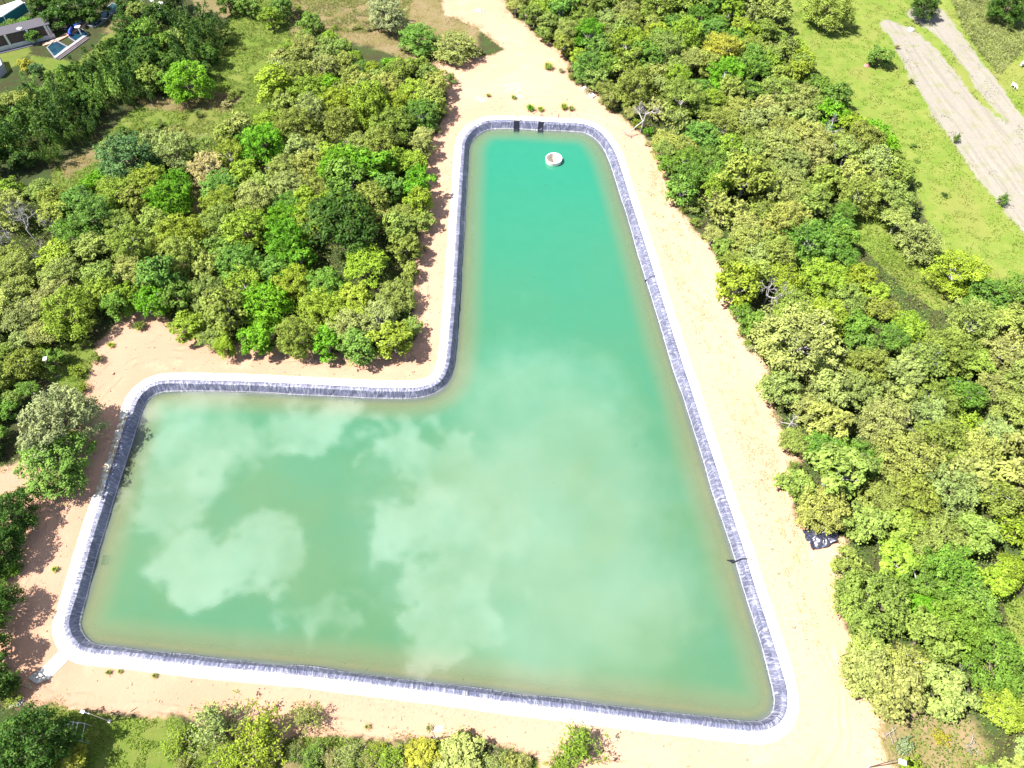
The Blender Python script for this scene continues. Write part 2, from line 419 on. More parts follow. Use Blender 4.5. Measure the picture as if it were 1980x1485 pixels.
fm = mesh_from('outer_ground', V, [(0, 1, 5, 4), (1, 2, 6, 5), (2, 3, 7, 6), (3, 0, 4, 7)], {k: np.full(8, -9.0) for k in A})
tag(obj('land', fm, gm), kind='structure')

# ------------------------------------------------------------------ kerb, liner, bed, water
def simple(name, col, rough=.6, spec=.3, var=.15, scale=3.0, bump=0.0, metal=0.0, drough=0.0):
    m, t = newmat(name)
    n = t.noise(t.new('ShaderNodeTexCoord').outputs['Object'], scale, 5, .6)
    c = t.mix(t.mapr(n, .3, .7), tuple(x * (1 - var) for x in col) + (1,), tuple(min(1, x * (1 + var)) for x in col) + (1,))
    t.out(bsdf(t, c, rough, spec, t.bump(n, bump, .05) if bump else None, metal, drough))
    return m
# concrete with stains and joints
cm, t = newmat("kerb_concrete")
pos = t.pos(); n1 = t.noise(pos, .6, 6, .6); n2 = t.noise(pos, 5, 5, .65)
c = t.mix(t.mapr(n1, .35, .7), (.66, .645, .61, 1), (.60, .58, .54, 1))
c = t.mix(t.math('MULTIPLY', t.mapr(n2, .5, .75), .25), c, (.45, .42, .37, 1))
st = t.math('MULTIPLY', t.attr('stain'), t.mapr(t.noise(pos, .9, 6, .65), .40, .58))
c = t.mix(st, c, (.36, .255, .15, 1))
spill = t.math('MULTIPLY', t.mapr(t.attr('across'), 1.95, 2.4, 1, 0), t.mapr(t.noise(pos, .55, 6, .65), .45, .6))
c = t.mix(t.math('MULTIPLY', spill, .85), c, (.43, .28, .19, 1))
c = t.mix(t.math('MULTIPLY', t.mapr(t.noise(pos, .25, 7, .7), .52, .66), .45), c, (.36, .31, .25, 1))
jn = t.math('ABSOLUTE', t.math('SUBTRACT', t.math('FRACT', t.math('DIVIDE', t.attr('along'), 3.2)), .5))
c = t.mix(t.math('MULTIPLY', t.math('LESS_THAN', jn, .014), .8), c, (.25, .23, .2, 1))
t.out(bsdf(t, c, .85, .15, t.bump(n2, .15, .02), drough=.3))
NK = len(KERB); along = np.arange(NK) * (PERIM / NK)
def strip(rows, name, m, parent=None, attrs=None, smooth=True, disp=None):
    """closed strip swept round the pond; rows = (inward offset, z) profile"""
    V = []; 
    for j, (off, z) in enumerate(rows):
        p = KERB + NRM * (off if not hasattr(off, '__len__') else np.asarray(off)[:, None])
        zc = np.full(NK, z) if not hasattr(z, '__len__') else z
        V.append(np.column_stack([p, zc]))
    V = np.vstack(V); F = []
    k = np.arange(NK); k2 = (k + 1) % NK
    for j in range(len(rows) - 1):
        F.append(np.column_stack([j * NK + k, j * NK + k2, (j + 1) * NK + k2, (j + 1) * NK + k]))
    at = {'along': np.tile(along, len(rows)), 'across': np.repeat(np.arange(len(rows), dtype=float), NK)}
    for kk, a in (attrs or {}).items(): at[kk] = np.tile(a, len(rows))
    return obj(name, mesh_from(name, V, np.vstack(F), at, smooth), m, parent)
pxk = np.array([PX((p[0], p[1], .12)) for p in KERB])
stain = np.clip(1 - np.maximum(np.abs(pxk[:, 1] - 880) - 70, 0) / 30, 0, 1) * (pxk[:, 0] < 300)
rgs = np.random.default_rng(3)
stain = np.maximum(stain, (vnoise(along, along * 0, 9, 8) > .62) * .35)
KW = 1.85
kw = KW + vnoise(along, along * 0, 6, 5) * .06
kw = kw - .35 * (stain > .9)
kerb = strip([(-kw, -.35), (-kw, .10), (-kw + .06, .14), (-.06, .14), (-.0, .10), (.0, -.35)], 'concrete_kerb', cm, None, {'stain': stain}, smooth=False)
tag(kerb, "white concrete kerb walkway running all round the L-shaped pond", "kerb")
ym = simple("faded_yellow_paint", (.62, .60, .34), .8, .2, .1)
yl = strip([(-.62, .144), (-.50, .144)], 'edge_line', ym, kerb)
tag(yl, "thin faded yellow line along the kerb")

# liner: u runs round the pond, v down the slope
lm, t = newmat("pond_liner_sheet")
uv = t.new('ShaderNodeCombineXYZ'); al = t.attr('along'); ac = t.attr('down')
t.l.new(al, uv.inputs[0]); t.l.new(t.math('MULTIPLY', ac, .28), uv.inputs[1])
skew = t.math('MULTIPLY', t.math('SUBTRACT', t.noise(t.pos(), .12, 2, .5), .5), 1.6)
t.l.new(t.math('ADD', al, t.math('MULTIPLY', ac, skew)), uv.inputs[0])
wr = t.noise(uv.outputs[0], 2.3, 3, .6, .6); wr2 = t.noise(uv.outputs[0], .8, 2, .5, 1.2); wr3 = t.noise(uv.outputs[0], 6.0, 3, .6)
h = t.math('ADD', t.math('ADD', t.math('MULTIPLY', wr, .6), t.math('MULTIPLY', wr2, .5)), t.math('MULTIPLY', wr3, .2))
dust = t.mapr(t.noise(t.pos(), .35, 5, .6), .3, .7, .4, 1.0)
lc = t.mix(t.math('MULTIPLY', dust, .6), (.014, .017, .055, 1), (.165, .168, .245, 1))
lc = t.mix(t.math('MULTIPLY', t.mapr(wr, .46, .68), .55), lc, (.33, .325, .39, 1))  # pale wrinkle highlights painted into the sheet colour along the bump crests
wl = t.math('MULTIPLY', t.mapr(ac, 2.08, 2.2), t.mapr(ac, 2.36, 2.26))
lc = t.mix(t.math('MULTIPLY', wl, .5), lc, (.52, .49, .50, 1))
under = t.mapr(ac, 2.45, 3.6)
lc = t.mix(t.math('MULTIPLY', under, .9), lc, (.46, .36, .21, 1))
t.out(bsdf(t, lc, .42, 1.0, t.bump(h, 1.0, .6)))
rowsV = []; downs = []
slope_len = math.hypot(RUN, DROP)
prof = [(-.10, .06, 0), (.02, .13, .1), (.3, .10, .35), (LIP - .06, .05, .70), (LIP, .03, .75), (LIP + .05, -.04, .83)]
for k in range(1, 8):
    f = .05 + .95 * k / 7; prof.append((LIP + RUN * f, .03 - (DROP + .03) * f, .75 + (2.32 - .75) * f))
for s_, dz_ in ((.12, .10), (.5, .9)): prof.append((SHORE + s_, WATER_Z - dz_, 2.32 + s_))
V = []; dn = []
for j, (off, z, dd) in enumerate(prof):
    am = .07 if 1 <= j <= 12 else .0
    wv = vnoise(along + j * .35 * vnoise(along, along * 0, 20, 9), along * 0 + j * .12, .9, 11) * am + vnoise(along, along * 0 + j * .2, 3.5, 12) * am * .8
    if j < 3: wv = wv * .6 + vnoise(along, along * 0 + j * 1.0, 1.6, 14) * .03
    ww = vnoise(along, along * 0, 7, 77) * .22 * (0 if j < 6 else min(1, (j - 5) / 7))
    p = KERB + NRM * (off + wv * .7 + ww)[:, None] if j else KERB + NRM * off
    V.append(np.column_stack([p, z + wv * .7])); dn.append(np.full(NK, dd))
F = []; k = np.arange(NK); k2 = (k + 1) % NK
for j in range(len(prof) - 1): F.append(np.column_stack([j * NK + k, j * NK + k2, (j + 1) * NK + k2, (j + 1) * NK + k]))
liner = obj('pond_liner', mesh_from('pond_liner', np.vstack(V), np.vstack(F), {'along': np.tile(along, len(prof)), 'down': np.concatenate(dn)}, True), lm)
tag(liner, "wrinkled black plastic sheet lining the sloped bank of the pond", "pond liner")

# bed and water on one grid
PC = .7
px_ = np.arange(KERB[:, 0].min() - 2, KERB[:, 0].max() + 2, PC); py_ = np.arange(KERB[:, 1].min() - 2, KERB[:, 1].max() + 2, PC)
WX, WY = np.meshgrid(px_, py_, indexing='ij')
WD = sdf(WX, WY, KERB[::2]) - SHORE
wi = np.arange(WX.size).reshape(WX.shape)
WQ = np.stack([wi[:-1, :-1], wi[1:, :-1], wi[1:, 1:], wi[:-1, 1:]], -1).reshape(-1, 4)
far = np.clip((WY - 75) / 90, 0, 1)
shelf = np.clip(WD, 0, None)
maxd = 3.2 + 2.4 * far
depth = np.minimum(shelf * .50, maxd) + vnoise(WX, WY, 14, 31) * .2 * np.clip(shelf / 8, 0, 1)
depth = np.where(WD > 0, np.maximum(depth, .05), .05)
bm_, t = newmat("pond_bed_silt")
pos = t.pos(); n = t.noise(pos, .5, 6, .6); n2 = t.noise(pos, .12, 4, .6)
c = t.mix(t.mapr(n, .3, .7), (.56, .37, .20, 1), (.50, .38, .23, 1))
c = t.mix(t.mapr(t.noise(pos, .8, 3, .6, .5), .66, .74), c, (.10, .12, .10, 1))
c = t.mix(t.mapr(t.attr('shore'), .2, 1.5), (.17, .165, .175, 1), c)
t.out(bsdf(t, c, .9, .1))
bsel = WD.ravel()[WQ].max(1) > -1.0
used, inv = np.unique(WQ[bsel], return_inverse=True)
tag(obj('pond_bed', mesh_from('pond_bed', np.column_stack([WX.ravel()[used], WY.ravel()[used], (WATER_Z - depth).ravel()[used]]), inv.reshape(-1, 4), {'shore': WD.ravel()[used]}, smooth=True), bm_), kind='structure')

RING_C = P(1071, 306, WATER_Z + 1.0); RING_R = 16.0 * mpp(1071, 306, WATER_Z + 1.0)
RR = np.hypot(WX - RING_C.x, WY - RING_C.y); rmid = RING_R - .22
ang = np.arctan2(WY - RING_C.y, WX - RING_C.x)
snap = np.abs(RR - rmid) < PC * .62
WXs = np.where(snap, RING_C.x + rmid * np.cos(ang), WX); WYs = np.where(snap, RING_C.y + rmid * np.sin(ang), WY)
wm, t = newmat("turbid_water")
pos = t.pos(); dep = t.attr('depth'); fr = t.attr('far')
n = t.noise(pos, .05, 5, .6); n2 = t.noise(pos, .35, 5, .6)
near_c = t.mix(t.mapr(n, .35, .65), (.062, .134, .062, 1), (.052, .136, .070, 1))
far_c = t.mix(t.mapr(n2, .3, .7), (.018, .160, .094, 1), (.020, .166, .100, 1))
wc = t.mix(fr, near_c, far_c)
wc = t.mix(t.mapr(dep, 1.0, 3.2, .55, 0), wc, (.135, .145, .075, 1))
blot = t.mapr(t.noise(pos, .42, 3, .55, .3), .70, .78)
wc = t.mix(t.math('MULTIPLY', blot, .35), wc, (.02, .095, .07, 1))
alpha = t.math('SUBTRACT', 1, t.math('POWER', 2.718, t.math('MULTIPLY', dep, t.mapr(n2, .2, .8, -1.7, -1.3))))
dif = t.new('ShaderNodeBsdfDiffuse'); t.put(dif.inputs[0], wc)
tr = t.new('ShaderNodeBsdfTransparent'); t.put(tr.inputs[0], (.88, .95, .88, 1))
ms = t.new('ShaderNodeMixShader'); t.put(ms.inputs[0], alpha); t.l.new(tr.outputs[0], ms.inputs[1]); t.l.new(dif.outputs[0], ms.inputs[2])
gl = t.new('ShaderNodeBsdfGlossy'); gl.inputs['Roughness'].default_value = .014
rip = t.noise(pos, 2.4, 4, .6)
nb = t.bump(rip, .16, .007)
t.put(gl.inputs['Normal'], nb)
fz = t.new('ShaderNodeFresnel'); fz.inputs[0].default_value = 1.78; t.put(fz.inputs[1], nb)
ms2 = t.new('ShaderNodeMixShader'); t.put(ms2.inputs[0], fz.outputs[0]); t.l.new(ms.outputs[0], ms2.inputs[1]); t.l.new(gl.outputs[0], ms2.inputs[2])
t.out(ms2.outputs[0])
inring = (np.where(snap, rmid, RR).ravel()[WQ].max(1) <= rmid + 1e-3)
wsel = (WD.ravel()[WQ].max(1) > -.9) & ~inring
used, inv = np.unique(WQ[wsel], return_inverse=True)
# clay clouding makes the near basin greener, the deep end by the ring turquoise
farc = np.clip((WY - 62 + vnoise(WX, WY, 30, 41) * 6) / 92, 0, 1) ** .85
water = obj('pond_water', mesh_from('pond_water', np.column_stack([WXs.ravel()[used], WYs.ravel()[used], np.full(len(used), WATER_Z)]), inv.reshape(-1, 4), {'depth': np.where(WD > 0, depth, 0.0).ravel()[used], 'far': farc.ravel()[used]}, True), wm)
tag(water, kind='structure')

# ------------------------------------------------------------------ common materials
M_conc = simple("pale_concrete", (.62, .60, .56), .85, .2, .12, 2, .15)
M_concd = simple("grey_concrete", (.34, .32, .29), .9, .2, .2, 2, .2)
M_dark = simple("dark_rubber", (.010, .012, .022), .7, .2, .3)
M_white = simple("white_paint", (.78, .78, .76), .5, .4, .05)
M_steel = simple("galvanised_steel", (.50, .52, .54), .45, .5, .12, 4, 0, .6)
M_rust = simple("brown_pole", (.16, .10, .06), .8, .2, .25, 5)
M_bark = simple("bark", (.17, .135, .10), .9, .1, .3, 4, .4)
M_grey = simple("bleached_wood", (.36, .33, .33), .85, .15, .2, 4, .2)

def place_dir(u, v, z=0): return P(u, v, z)

# overflow ring
root = empty('overflow_ring', (RING_C.x, RING_C.y, WATER_Z))
tag(root, "round white concrete overflow shaft standing open-topped in the turquoise water", "overflow shaft")
top = 1.05
ro = RING_R
mb = MB().lathe([(ro * .86, -5), (ro * .9, -1), (ro * .97, .35), (ro, top - .12), (ro, top)], n=56)
mb.build('outer_wall', simple("wet_concrete", (.50, .52, .47), .8, .25, .12, 1.2, .15), root, smooth=True)
MB().lathe([(ro, top), (ro - .03, top + .05), (ro - .22, top + .05), (ro - .26, top)], n=56).build('rim', M_white, root)
MB().lathe([(ro - .26, top), (ro - .28, top - .4), (ro * .62, -1.6), (ro * .4, -3.2), (ro * .4, -4.2), (.01, -4.2)], n=56).build('inner_wall', simple("stained_concrete", (.60, .53, .46), .9, .15, .18, 1.0, .2), root, smooth=True)

# two inlet chutes at the narrow end with their valves
def kerb_frame(u, v):
    p = np.array(P(u, v, .12)[:2]); i = int(np.argmin(((KERB - p) ** 2).sum(1)))
    n = Vector((*NRM[i], 0)); return Vector((*KERB[i], 0)), n, Vector((n.y, -n.x, 0)), math.atan2(n.y, n.x) - math.pi / 2
def sweep(o, n, x, w, prof, th):
    V = []; F = []
    for (off, z) in prof:
        for s in (-1, 1):
            for dz in (0, -th): V.append(o + n * off + x * (s * w / 2) + Vector((0, 0, z + dz)))
    for i in range(len(prof) - 1):
        a, b = i * 4, i * 4 + 4
        F += [(a, a + 2, b + 2, b), (a + 1, b + 1, b + 3, a + 3), (a, b, b + 1, a + 1), (a + 2, a + 3, b + 3, b + 2)]
    F += [(0, 1, 3, 2), (len(V) - 4, len(V) - 2, len(V) - 1, len(V) - 3)]
    return V, F
for i, (u, v, who, wlab) in enumerate(((999, 232, "left", "yellow valve wheel on a short stand above the left inlet chute"), (1047, 235, "right", "dark red valve wheel on a short stand above the right inlet chute"))):
    o, n, x, rz = kerb_frame(u, v)
    root = empty('inlet_chute', o)
    tag(root, f"dark inlet chute running down the liner into the water, {who} one of the pair", "inlet chute", "inlet chutes at the narrow end")
    loc = Vector((0, 0, 0))
    wch = 8 * mpp(u, v)
    V, F = sweep(loc, n, x, wch, [(.15, .12), (LIP, .16), (SHORE, WATER_Z + .16), (SHORE + 2, WATER_Z - .15), (SHORE + 5.5, WATER_Z - .75), (SHORE + 9, WATER_Z - 1.7)], .12)
    MB().add(V, F).build('chute_bed', M_dark, root)
    for s in (-1, 1):
        V, F = sweep(loc + x * s * (wch / 2 + .07), n, x, .1, [(.15, .3), (LIP, .34), (SHORE, WATER_Z + .3), (SHORE + 2, WATER_Z - .10), (SHORE + 5.5, WATER_Z - .70)], .2)
        MB().add(V, F).build('side_wall', M_dark, root)
    MB().box(n * .1 + Vector((0, 0, .2)), (wch + .9, .5, .35), rz).build('headwall', M_conc, root, bevel=.03)
    vr = empty('gate_valve', o - n * 1.15 + Vector((0, 0, .14)))
    tag(vr, wlab, "valve", "valves on the kerb")
    vm = simple("valve_yellow", (.62, .58, .05), .5, .4) if i == 0 else simple("valve_red", (.30, .08, .06), .5, .4)
    MB().box((0, 0, .09), (.6, .6, .18)).build('base', M_conc, vr)
    MB().tube([(0, 0, .1), (0, 0, 1.0)], .06).build('stem', M_steel, vr)
    wv = MB(); K = 20
    wv.tube([(.36 * math.cos(k * 2 * math.pi / K), .36 * math.sin(k * 2 * math.pi / K), 1.0) for k in range(K + 1)], .05, 6, False)
    for k in range(3): wv.tube([(-.36 * math.cos(k * 1.047), -.36 * math.sin(k * 1.047), 1.0), (.36 * math.cos(k * 1.047), .36 * math.sin(k * 1.047), 1.0)], .03, 5)
    wv.build('handwheel', vm, vr)

# dark hoses lying over the liner
for (u, v, u2, v2, lab, big) in ((1272, 533, 1248, 535, "thin dark hose with a small float lying over the right bank, upper of two", .22),
                            (1449, 1080, 1411, 1087, "thick dark hose with a ragged dark end lying over the right bank, lower of two", .42)):
    o, n, x, rz = kerb_frame((u + u2) / 2, (v + v2) / 2)
    root = empty('drain_hose', o); tag(root, lab, "hose", "hoses on the right bank")
    up = Vector((0, 0, 1))
    pts = [n * -.9 + up * .2 + x * -.15, n * 0 + up * .26, n * LIP + up * .2 + x * .12, n * (LIP + RUN * .5) + up * (-DROP * .5 + .2) + x * .2, n * (SHORE) + up * (WATER_Z + .15) + x * .3]
    MB().tube(pts, .07 if big < .3 else .10, 8).build('hose', M_dark, root, smooth=True)
    e = pts[-1]
    if big < .3:
        MB().lathe([(.01, -.22), (.18, -.16), (.24, 0), (.18, .16), (.01, .22)], tuple(e + n * .2), 14).build('float', M_dark, root, smooth=True)
    else:
        rr = random.Random(4); b_ = MB()
        b_.tube([e, e + n * .35 + x * .05, e + n * .8 + x * .35 - up * .1], [.2, .34, .12], 9)
        b_.tube([e + n * .3, e + n * 1.3 + x * .5 - up * .2], [.2, .08], 7)
        b_.build('hose_end', M_dark, root, smooth=True)
# blue-black patch under water, left bank: dark tube and sloping dark sheet
o, n, x, rz = kerb_frame(175, 1075)
root = empty('submerged_patch', o); tag(root, "blue-black patch under the water at the left bank", "outlet pipe")
MB().lathe([(.75, -.1), (.75, .5), (.6, .5), (.55, -1.0), (.01, -1.0)], tuple(n * (SHORE + 1.3) + Vector((0, 0, WATER_Z - .95))), 24).build('dark_tube', M_dark, root, smooth=True)
V, F = sweep(Vector((0, 0, 0)), n, x, 1.8, [(SHORE + .8, WATER_Z - .18), (SHORE + 2.2, WATER_Z - .40), (SHORE + 5.0, WATER_Z - 2.2)], .1)
MB().add(V, F).build('dark_sheet', M_dark, root)

# ------------------------------------------------------------------ bottom-left path, slabs
pw = MB(); a, b_ = P(126, 1262), P(78, 1308)
pw.prism([P(118, 1256), P(136, 1272), P(94, 1314), P(76, 1298)], -.2, .10)
wp = pw.build('concrete_path', M_conc); tag(wp, "short white concrete path leaving the kerb at the lower left corner", "path")
bx = MB(); bx.prism([P(76, 1298), P(94, 1314), P(73, 1324), P(57, 1312)], -.2, .5)
tag(bx.build('junction_box', M_concd, bevel=.04), "grey concrete box at the outer end of the short white path", "concrete box")
tag(MB().prism([P(43, 1327), P(57, 1316), P(66, 1331), P(62, 1333)], -.1, .22).build('stone_slab', simple("sandstone", (.36, .27, .17), .9, .1, .2, 2, .3), bevel=.03), "brown pointed stone slab beside the grey concrete box", "stone slab")
tag(MB().prism([P(22, 1352), P(30, 1345), P(49, 1352), P(40, 1366), P(18, 1368)], -.1, .18).build('broken_slab', M_concd, bevel=.03), "grey broken slab half under the dark tree at the lower left", "stone slab")

# steel rack, made of rails and bars
def quad_pts(a, b, c, d, z): return [P(*p, z) for p in (a, b, c, d)]
root = empty('pipe_rack', P(130, 1412)); base = Vector(P(130, 1412))
tag(root, "grey steel rack of parallel bars on thin legs in the lower left grass", "rack")
zt = 2.4
tl, tr_, br, bl = quad_pts((112, 1393), (151, 1395), (143, 1430), (109, 1424), zt)
er, ebr = P(164, 1399, zt), P(158, 1433, zt)
for (p, q_) in ((tl, er), (bl, ebr)):
    MB().tube([p - base, q_ - base], .07, 6).build('rail', M_steel, root)
for f in (0, .2, .4, .58, .78, 1.0):
    MB().tube([tl.lerp(tr_, f) - base + Vector((0, 0, .06)), bl.lerp(br, f) - base + Vector((0, 0, .06))], .11 if f in (0, 1.0) else .065, 6).build('bar', M_steel, root)
MB().tube([er - base, ebr - base], .04, 6).build('bar', M_steel, root)
for p in (tl, er, bl, ebr):
    MB().tube([(p.x - base.x, p.y - base.y, zt), (p.x - base.x, p.y - base.y, 0)], .06, 6).build('leg', M_steel, root)

# lamp posts: foot pixel and head pixel give the height
def pole_h(foot, head):
    b = P(*foot); best = (1e9, 3)
    for k in range(10, 160):
        hgt = k * .1; uu = PX((b.x, b.y, hgt)); dd = (uu[0] - head[0]) ** 2 + (uu[1] - head[1]) ** 2
        best = min(best, (dd, hgt))
    return best[1]
def lamp_post(foot, hgt, lab, polem, aim, head=(.9, .45, .22), r=.085, arm=.7):
    root = empty('lamp_post', P(*foot)); tag(root, lab, "lamp post")
    MB().tube([(0, 0, 0), (0, 0, hgt)], [r, r * .75], 8).build('pole', polem, root)
    MB().box((0, 0, .1), (.5, .5, .2)).build('base', M_concd, root)
    c, s = math.cos(aim), math.sin(aim)
    MB().tube([(0, 0, hgt - .1), (c * arm * .6, s * arm * .6, hgt + .05), (c * arm, s * arm, hgt + .1)], r * .55, 6).build('arm', polem, root)
    hd = MB().box((c * (arm + head[0] * .35), s * (arm + head[0] * .35), hgt + .12), head, aim, (0, .12)).build('lamp_head', M_white, root, bevel=.05)
    MB().box((c * (arm + head[0] * .35), s * (arm + head[0] * .35), hgt - .02), (head[0] * .8, head[1] * .8, .06), aim, (0, .12)).build('lens', simple("lamp_glass", (.5, .52, .55), .2, .6), hd)
    return root
lamp_post((111, 728), pole_h((111, 728), (91, 699)), "brown lamp post with a white floodlight in the weeds by the left bank", M_rust, 1.9, (1.0, .7, .3))
lamp_post((212, 1395), pole_h((212, 1395), (170, 1382)), "thin pale lamp post leaning over the lower left lawn", M_steel, 2.9, (.7, .4, .18))
lamp_post((843, 1428), pole_h((843, 1428), (839, 1412)), "short grey lamp post with a white head behind the bushes at the bottom", M_steel, .3, (1.1, .8, .3))
lamp_post((1680, 1484), pole_h((1680, 1484), (1733, 1480)), "thin dark lamp post with a white head near the lower right corner", simple("dark_pole", (.08, .07, .07), .6), -.3, (1.0, .7, .3))
lamp_post((134, 46), pole_h((134, 46), (119, 15)), "slender white-headed lamp post beside the far swimming pools", M_steel, 2.4, (1.4, .8, .3))
lamp_post((60, 84), pole_h((60, 84), (44, 58)), "white-headed lamp post in front of the long brown-panelled wall", M_steel, 2.8, (1.6, 1.0, .4))
lamp_post((309, 32), pole_h((309, 32), (294, 6)), "lamp post with a small white head left of the domed water tank", M_steel, 2.4, (1.2, .7, .3))

# ------------------------------------------------------------------ foliage kit
def kites(pos, nrm, L, W, rg, droop=.25, updir=None):
    """one pointed leaf (kite) at each point"""
    n = len(pos)
    nrm = nrm / (np.linalg.norm(nrm, axis=1)[:, None] + 1e-9)
    r = rg.normal(size=(n, 3)) if updir is None else updir + rg.normal(size=(n, 3)) * .45
    tx = r - (r * nrm).sum(1)[:, None] * nrm; tx /= (np.linalg.norm(tx, axis=1)[:, None] + 1e-9)
    ty = np.cross(nrm, tx)
    L = np.asarray(L).reshape(-1, 1) * rg.uniform(.65, 1.3, (n, 1)); W = np.asarray(W).reshape(-1, 1) * rg.uniform(.7, 1.25, (n, 1))
    a = pos - tx * L * .5; b = pos + ty * W * .5 + nrm * W * .12; c = pos + tx * L * .5 - nrm * L * droop * .5; d_ = pos - ty * W * .5 + nrm * W * .12
    V = np.stack([a, b, c, d_], 1).reshape(-1, 3)
    F = np.arange(4 * n).reshape(-1, 4)
    return V, F
def crown_mesh(name, seed, Rr=3.0, hb=2.2, ht=5.6, lobes=13, leaves=2600, L=.5, W=.26, lobe_r=(.26, .42), shell=.72, twig=0.0, flat=.8):
    rg = np.random.default_rng(seed)
    C = []; RRr = []
    for i in range(lobes):
        a = i * 2.399 + rg.uniform(-.5, .5); rad = Rr * .80 * math.sqrt((i + .3) / lobes) * rg.uniform(.7, 1.2)
        lr = Rr * rg.uniform(*lobe_r)
        zt = hb + (ht - hb) * (1 - .38 * (rad / Rr) ** 2) * rg.uniform(.62, 1.10)
        C.append((rad * math.cos(a), rad * math.sin(a), max(zt - lr * .8, hb * .8))); RRr.append(lr)
    for i in range(lobes // 3):       # a lower ring so the side is not bare
        a = rg.uniform(0, 6.28); rad = Rr * rg.uniform(.5, .72); lr = Rr * rg.uniform(.2, .32)
        C.append((rad * math.cos(a), rad * math.sin(a), hb + rg.uniform(-.3, .5) * lr)); RRr.append(lr)
    C = np.array(C); RRr = np.array(RRr); p = RRr ** 2 / (RRr ** 2).sum()
    li = rg.choice(len(C), leaves, p=p)
    d = rg.normal(size=(leaves, 3)); d /= np.linalg.norm(d, axis=1)[:, None]
    low = d[:, 2] < -.35; d[low, 2] *= -1
    # small bunches of leaves along twigs inside each lobe
    bunch = rg.normal(size=(len(C) * 13, 3)); bunch /= np.linalg.norm(bunch, axis=1)[:, None]; bunch[bunch[:, 2] < -.3, 2] *= -1
    bi = li * 13 + rg.integers(0, 13, leaves)
    usebunch = rg.random(leaves) < .88
    dd = np.where(usebunch[:, None], bunch[bi] + rg.normal(size=(leaves, 3)) * .19, d)
    rad = RRr[li] * np.where(usebunch, rg.uniform(.86, 1.12, leaves), rg.uniform(shell, 1.05, leaves))
    out = rg.random(leaves) < .05; rad = np.where(out, rad * rg.uniform(1.1, 1.35, leaves), rad)
    pos = C[li] + dd * rad[:, None] * np.array([1, 1, flat])
    nrm = dd * .6 + rg.normal(size=(leaves, 3)) * .42 + np.array([0, 0, .55])
    V, F = kites(pos, nrm, L, W, rg)
    lt = rg.uniform(.2, .8, len(C))
    bt = rg.uniform(-.24, .24, len(bunch))
    tone = np.clip(lt[li] + bt[bi] * usebunch + rg.normal(size=leaves) * .13, 0, 1)
    me = mesh_from(name, V, F, {'tone': np.repeat(tone, 4)})
    return me, C, RRr
def trunk_mesh(name, seed, C, RRr, r0=.16, hb=2.0, poke=0.0, limbs=8):
    rg = random.Random(seed); mb = MB()
    mid = Vector((rg.uniform(-.2, .2), rg.uniform(-.2, .2), hb * .55)); top = Vector((rg.uniform(-.3, .3), rg.uniform(-.3, .3), hb))
    mb.tube([(0, 0, -.1), (0, 0, .25), mid, top], [r0 * 1.5, r0 * 1.1, r0 * .9, r0 * .75], 7)
    order = list(range(len(C))); rg.shuffle(order)
    for i in order[:limbs]:
        c = Vector(C[i]); e = c + (c - top).normalized() * RRr[i] * poke
        m = top.lerp(c, .5) + Vector((rg.uniform(-.3, .3), rg.uniform(-.3, .3), rg.uniform(-.1, .3)))
        mb.tube([top - Vector((0, 0, .2)), m, c, e] if poke else [top - Vector((0, 0, .2)), m, c], [r0 * .6, r0 * .4, r0 * .22, r0 * .08] if poke else [r0 * .6, r0 * .4, r0 * .15], 5)
        if poke:
            for _ in range(3):
                e2 = c + Vector((rg.uniform(-1, 1), rg.uniform(-1, 1), rg.uniform(.0, 1))).normalized() * RRr[i] * poke
                mb.tube([c, c.lerp(e2, .5) + Vector((rg.uniform(-.1, .1), rg.uniform(-.1, .1), .05)), e2], [r0 * .2, r0 * .13, r0 * .05], 4)
    return mesh_from(name, mb.V, mb.F, smooth=True)
def leaf_mat(name, trans=.24, rough=.55, spec=.12):
    m, t = newmat(name)
    oi = t.new('ShaderNodeObjectInfo'); tone = t.attr('tone')
    k = t.mapr(tone, 0, 1, .60, 1.75, 'LINEAR')
    sc = t.vmath('SCALE', oi.outputs['Color']); t.put(sc.node.inputs['Scale'], k)
    yel = t.mix(t.mapr(tone, .55, 1.0, 0, .35, 'LINEAR'), sc, (.23, .27, .05, 1))
    brn = t.mix(t.mapr(tone, .10, .0, 0, .35, 'LINEAR'), yel, (.13, .11, .05, 1))
    b = bsdf(t, brn, rough, spec)
    tl_ = t.new('ShaderNodeBsdfTranslucent'); t.put(tl_.inputs[0], t.mix(.5, brn, (.12, .20, .01, 1), 'ADD') if False else brn)
    ms = t.new('ShaderNodeMixShader'); ms.inputs[0].default_value = trans
    t.l.new(b, ms.inputs[1]); t.l.new(tl_.outputs[0], ms.inputs[2]); t.out(ms.outputs[0])
    return m
M_leaf = leaf_mat("tree_leaves")
M_blade = leaf_mat("grass_blades", .3, .6, .2)

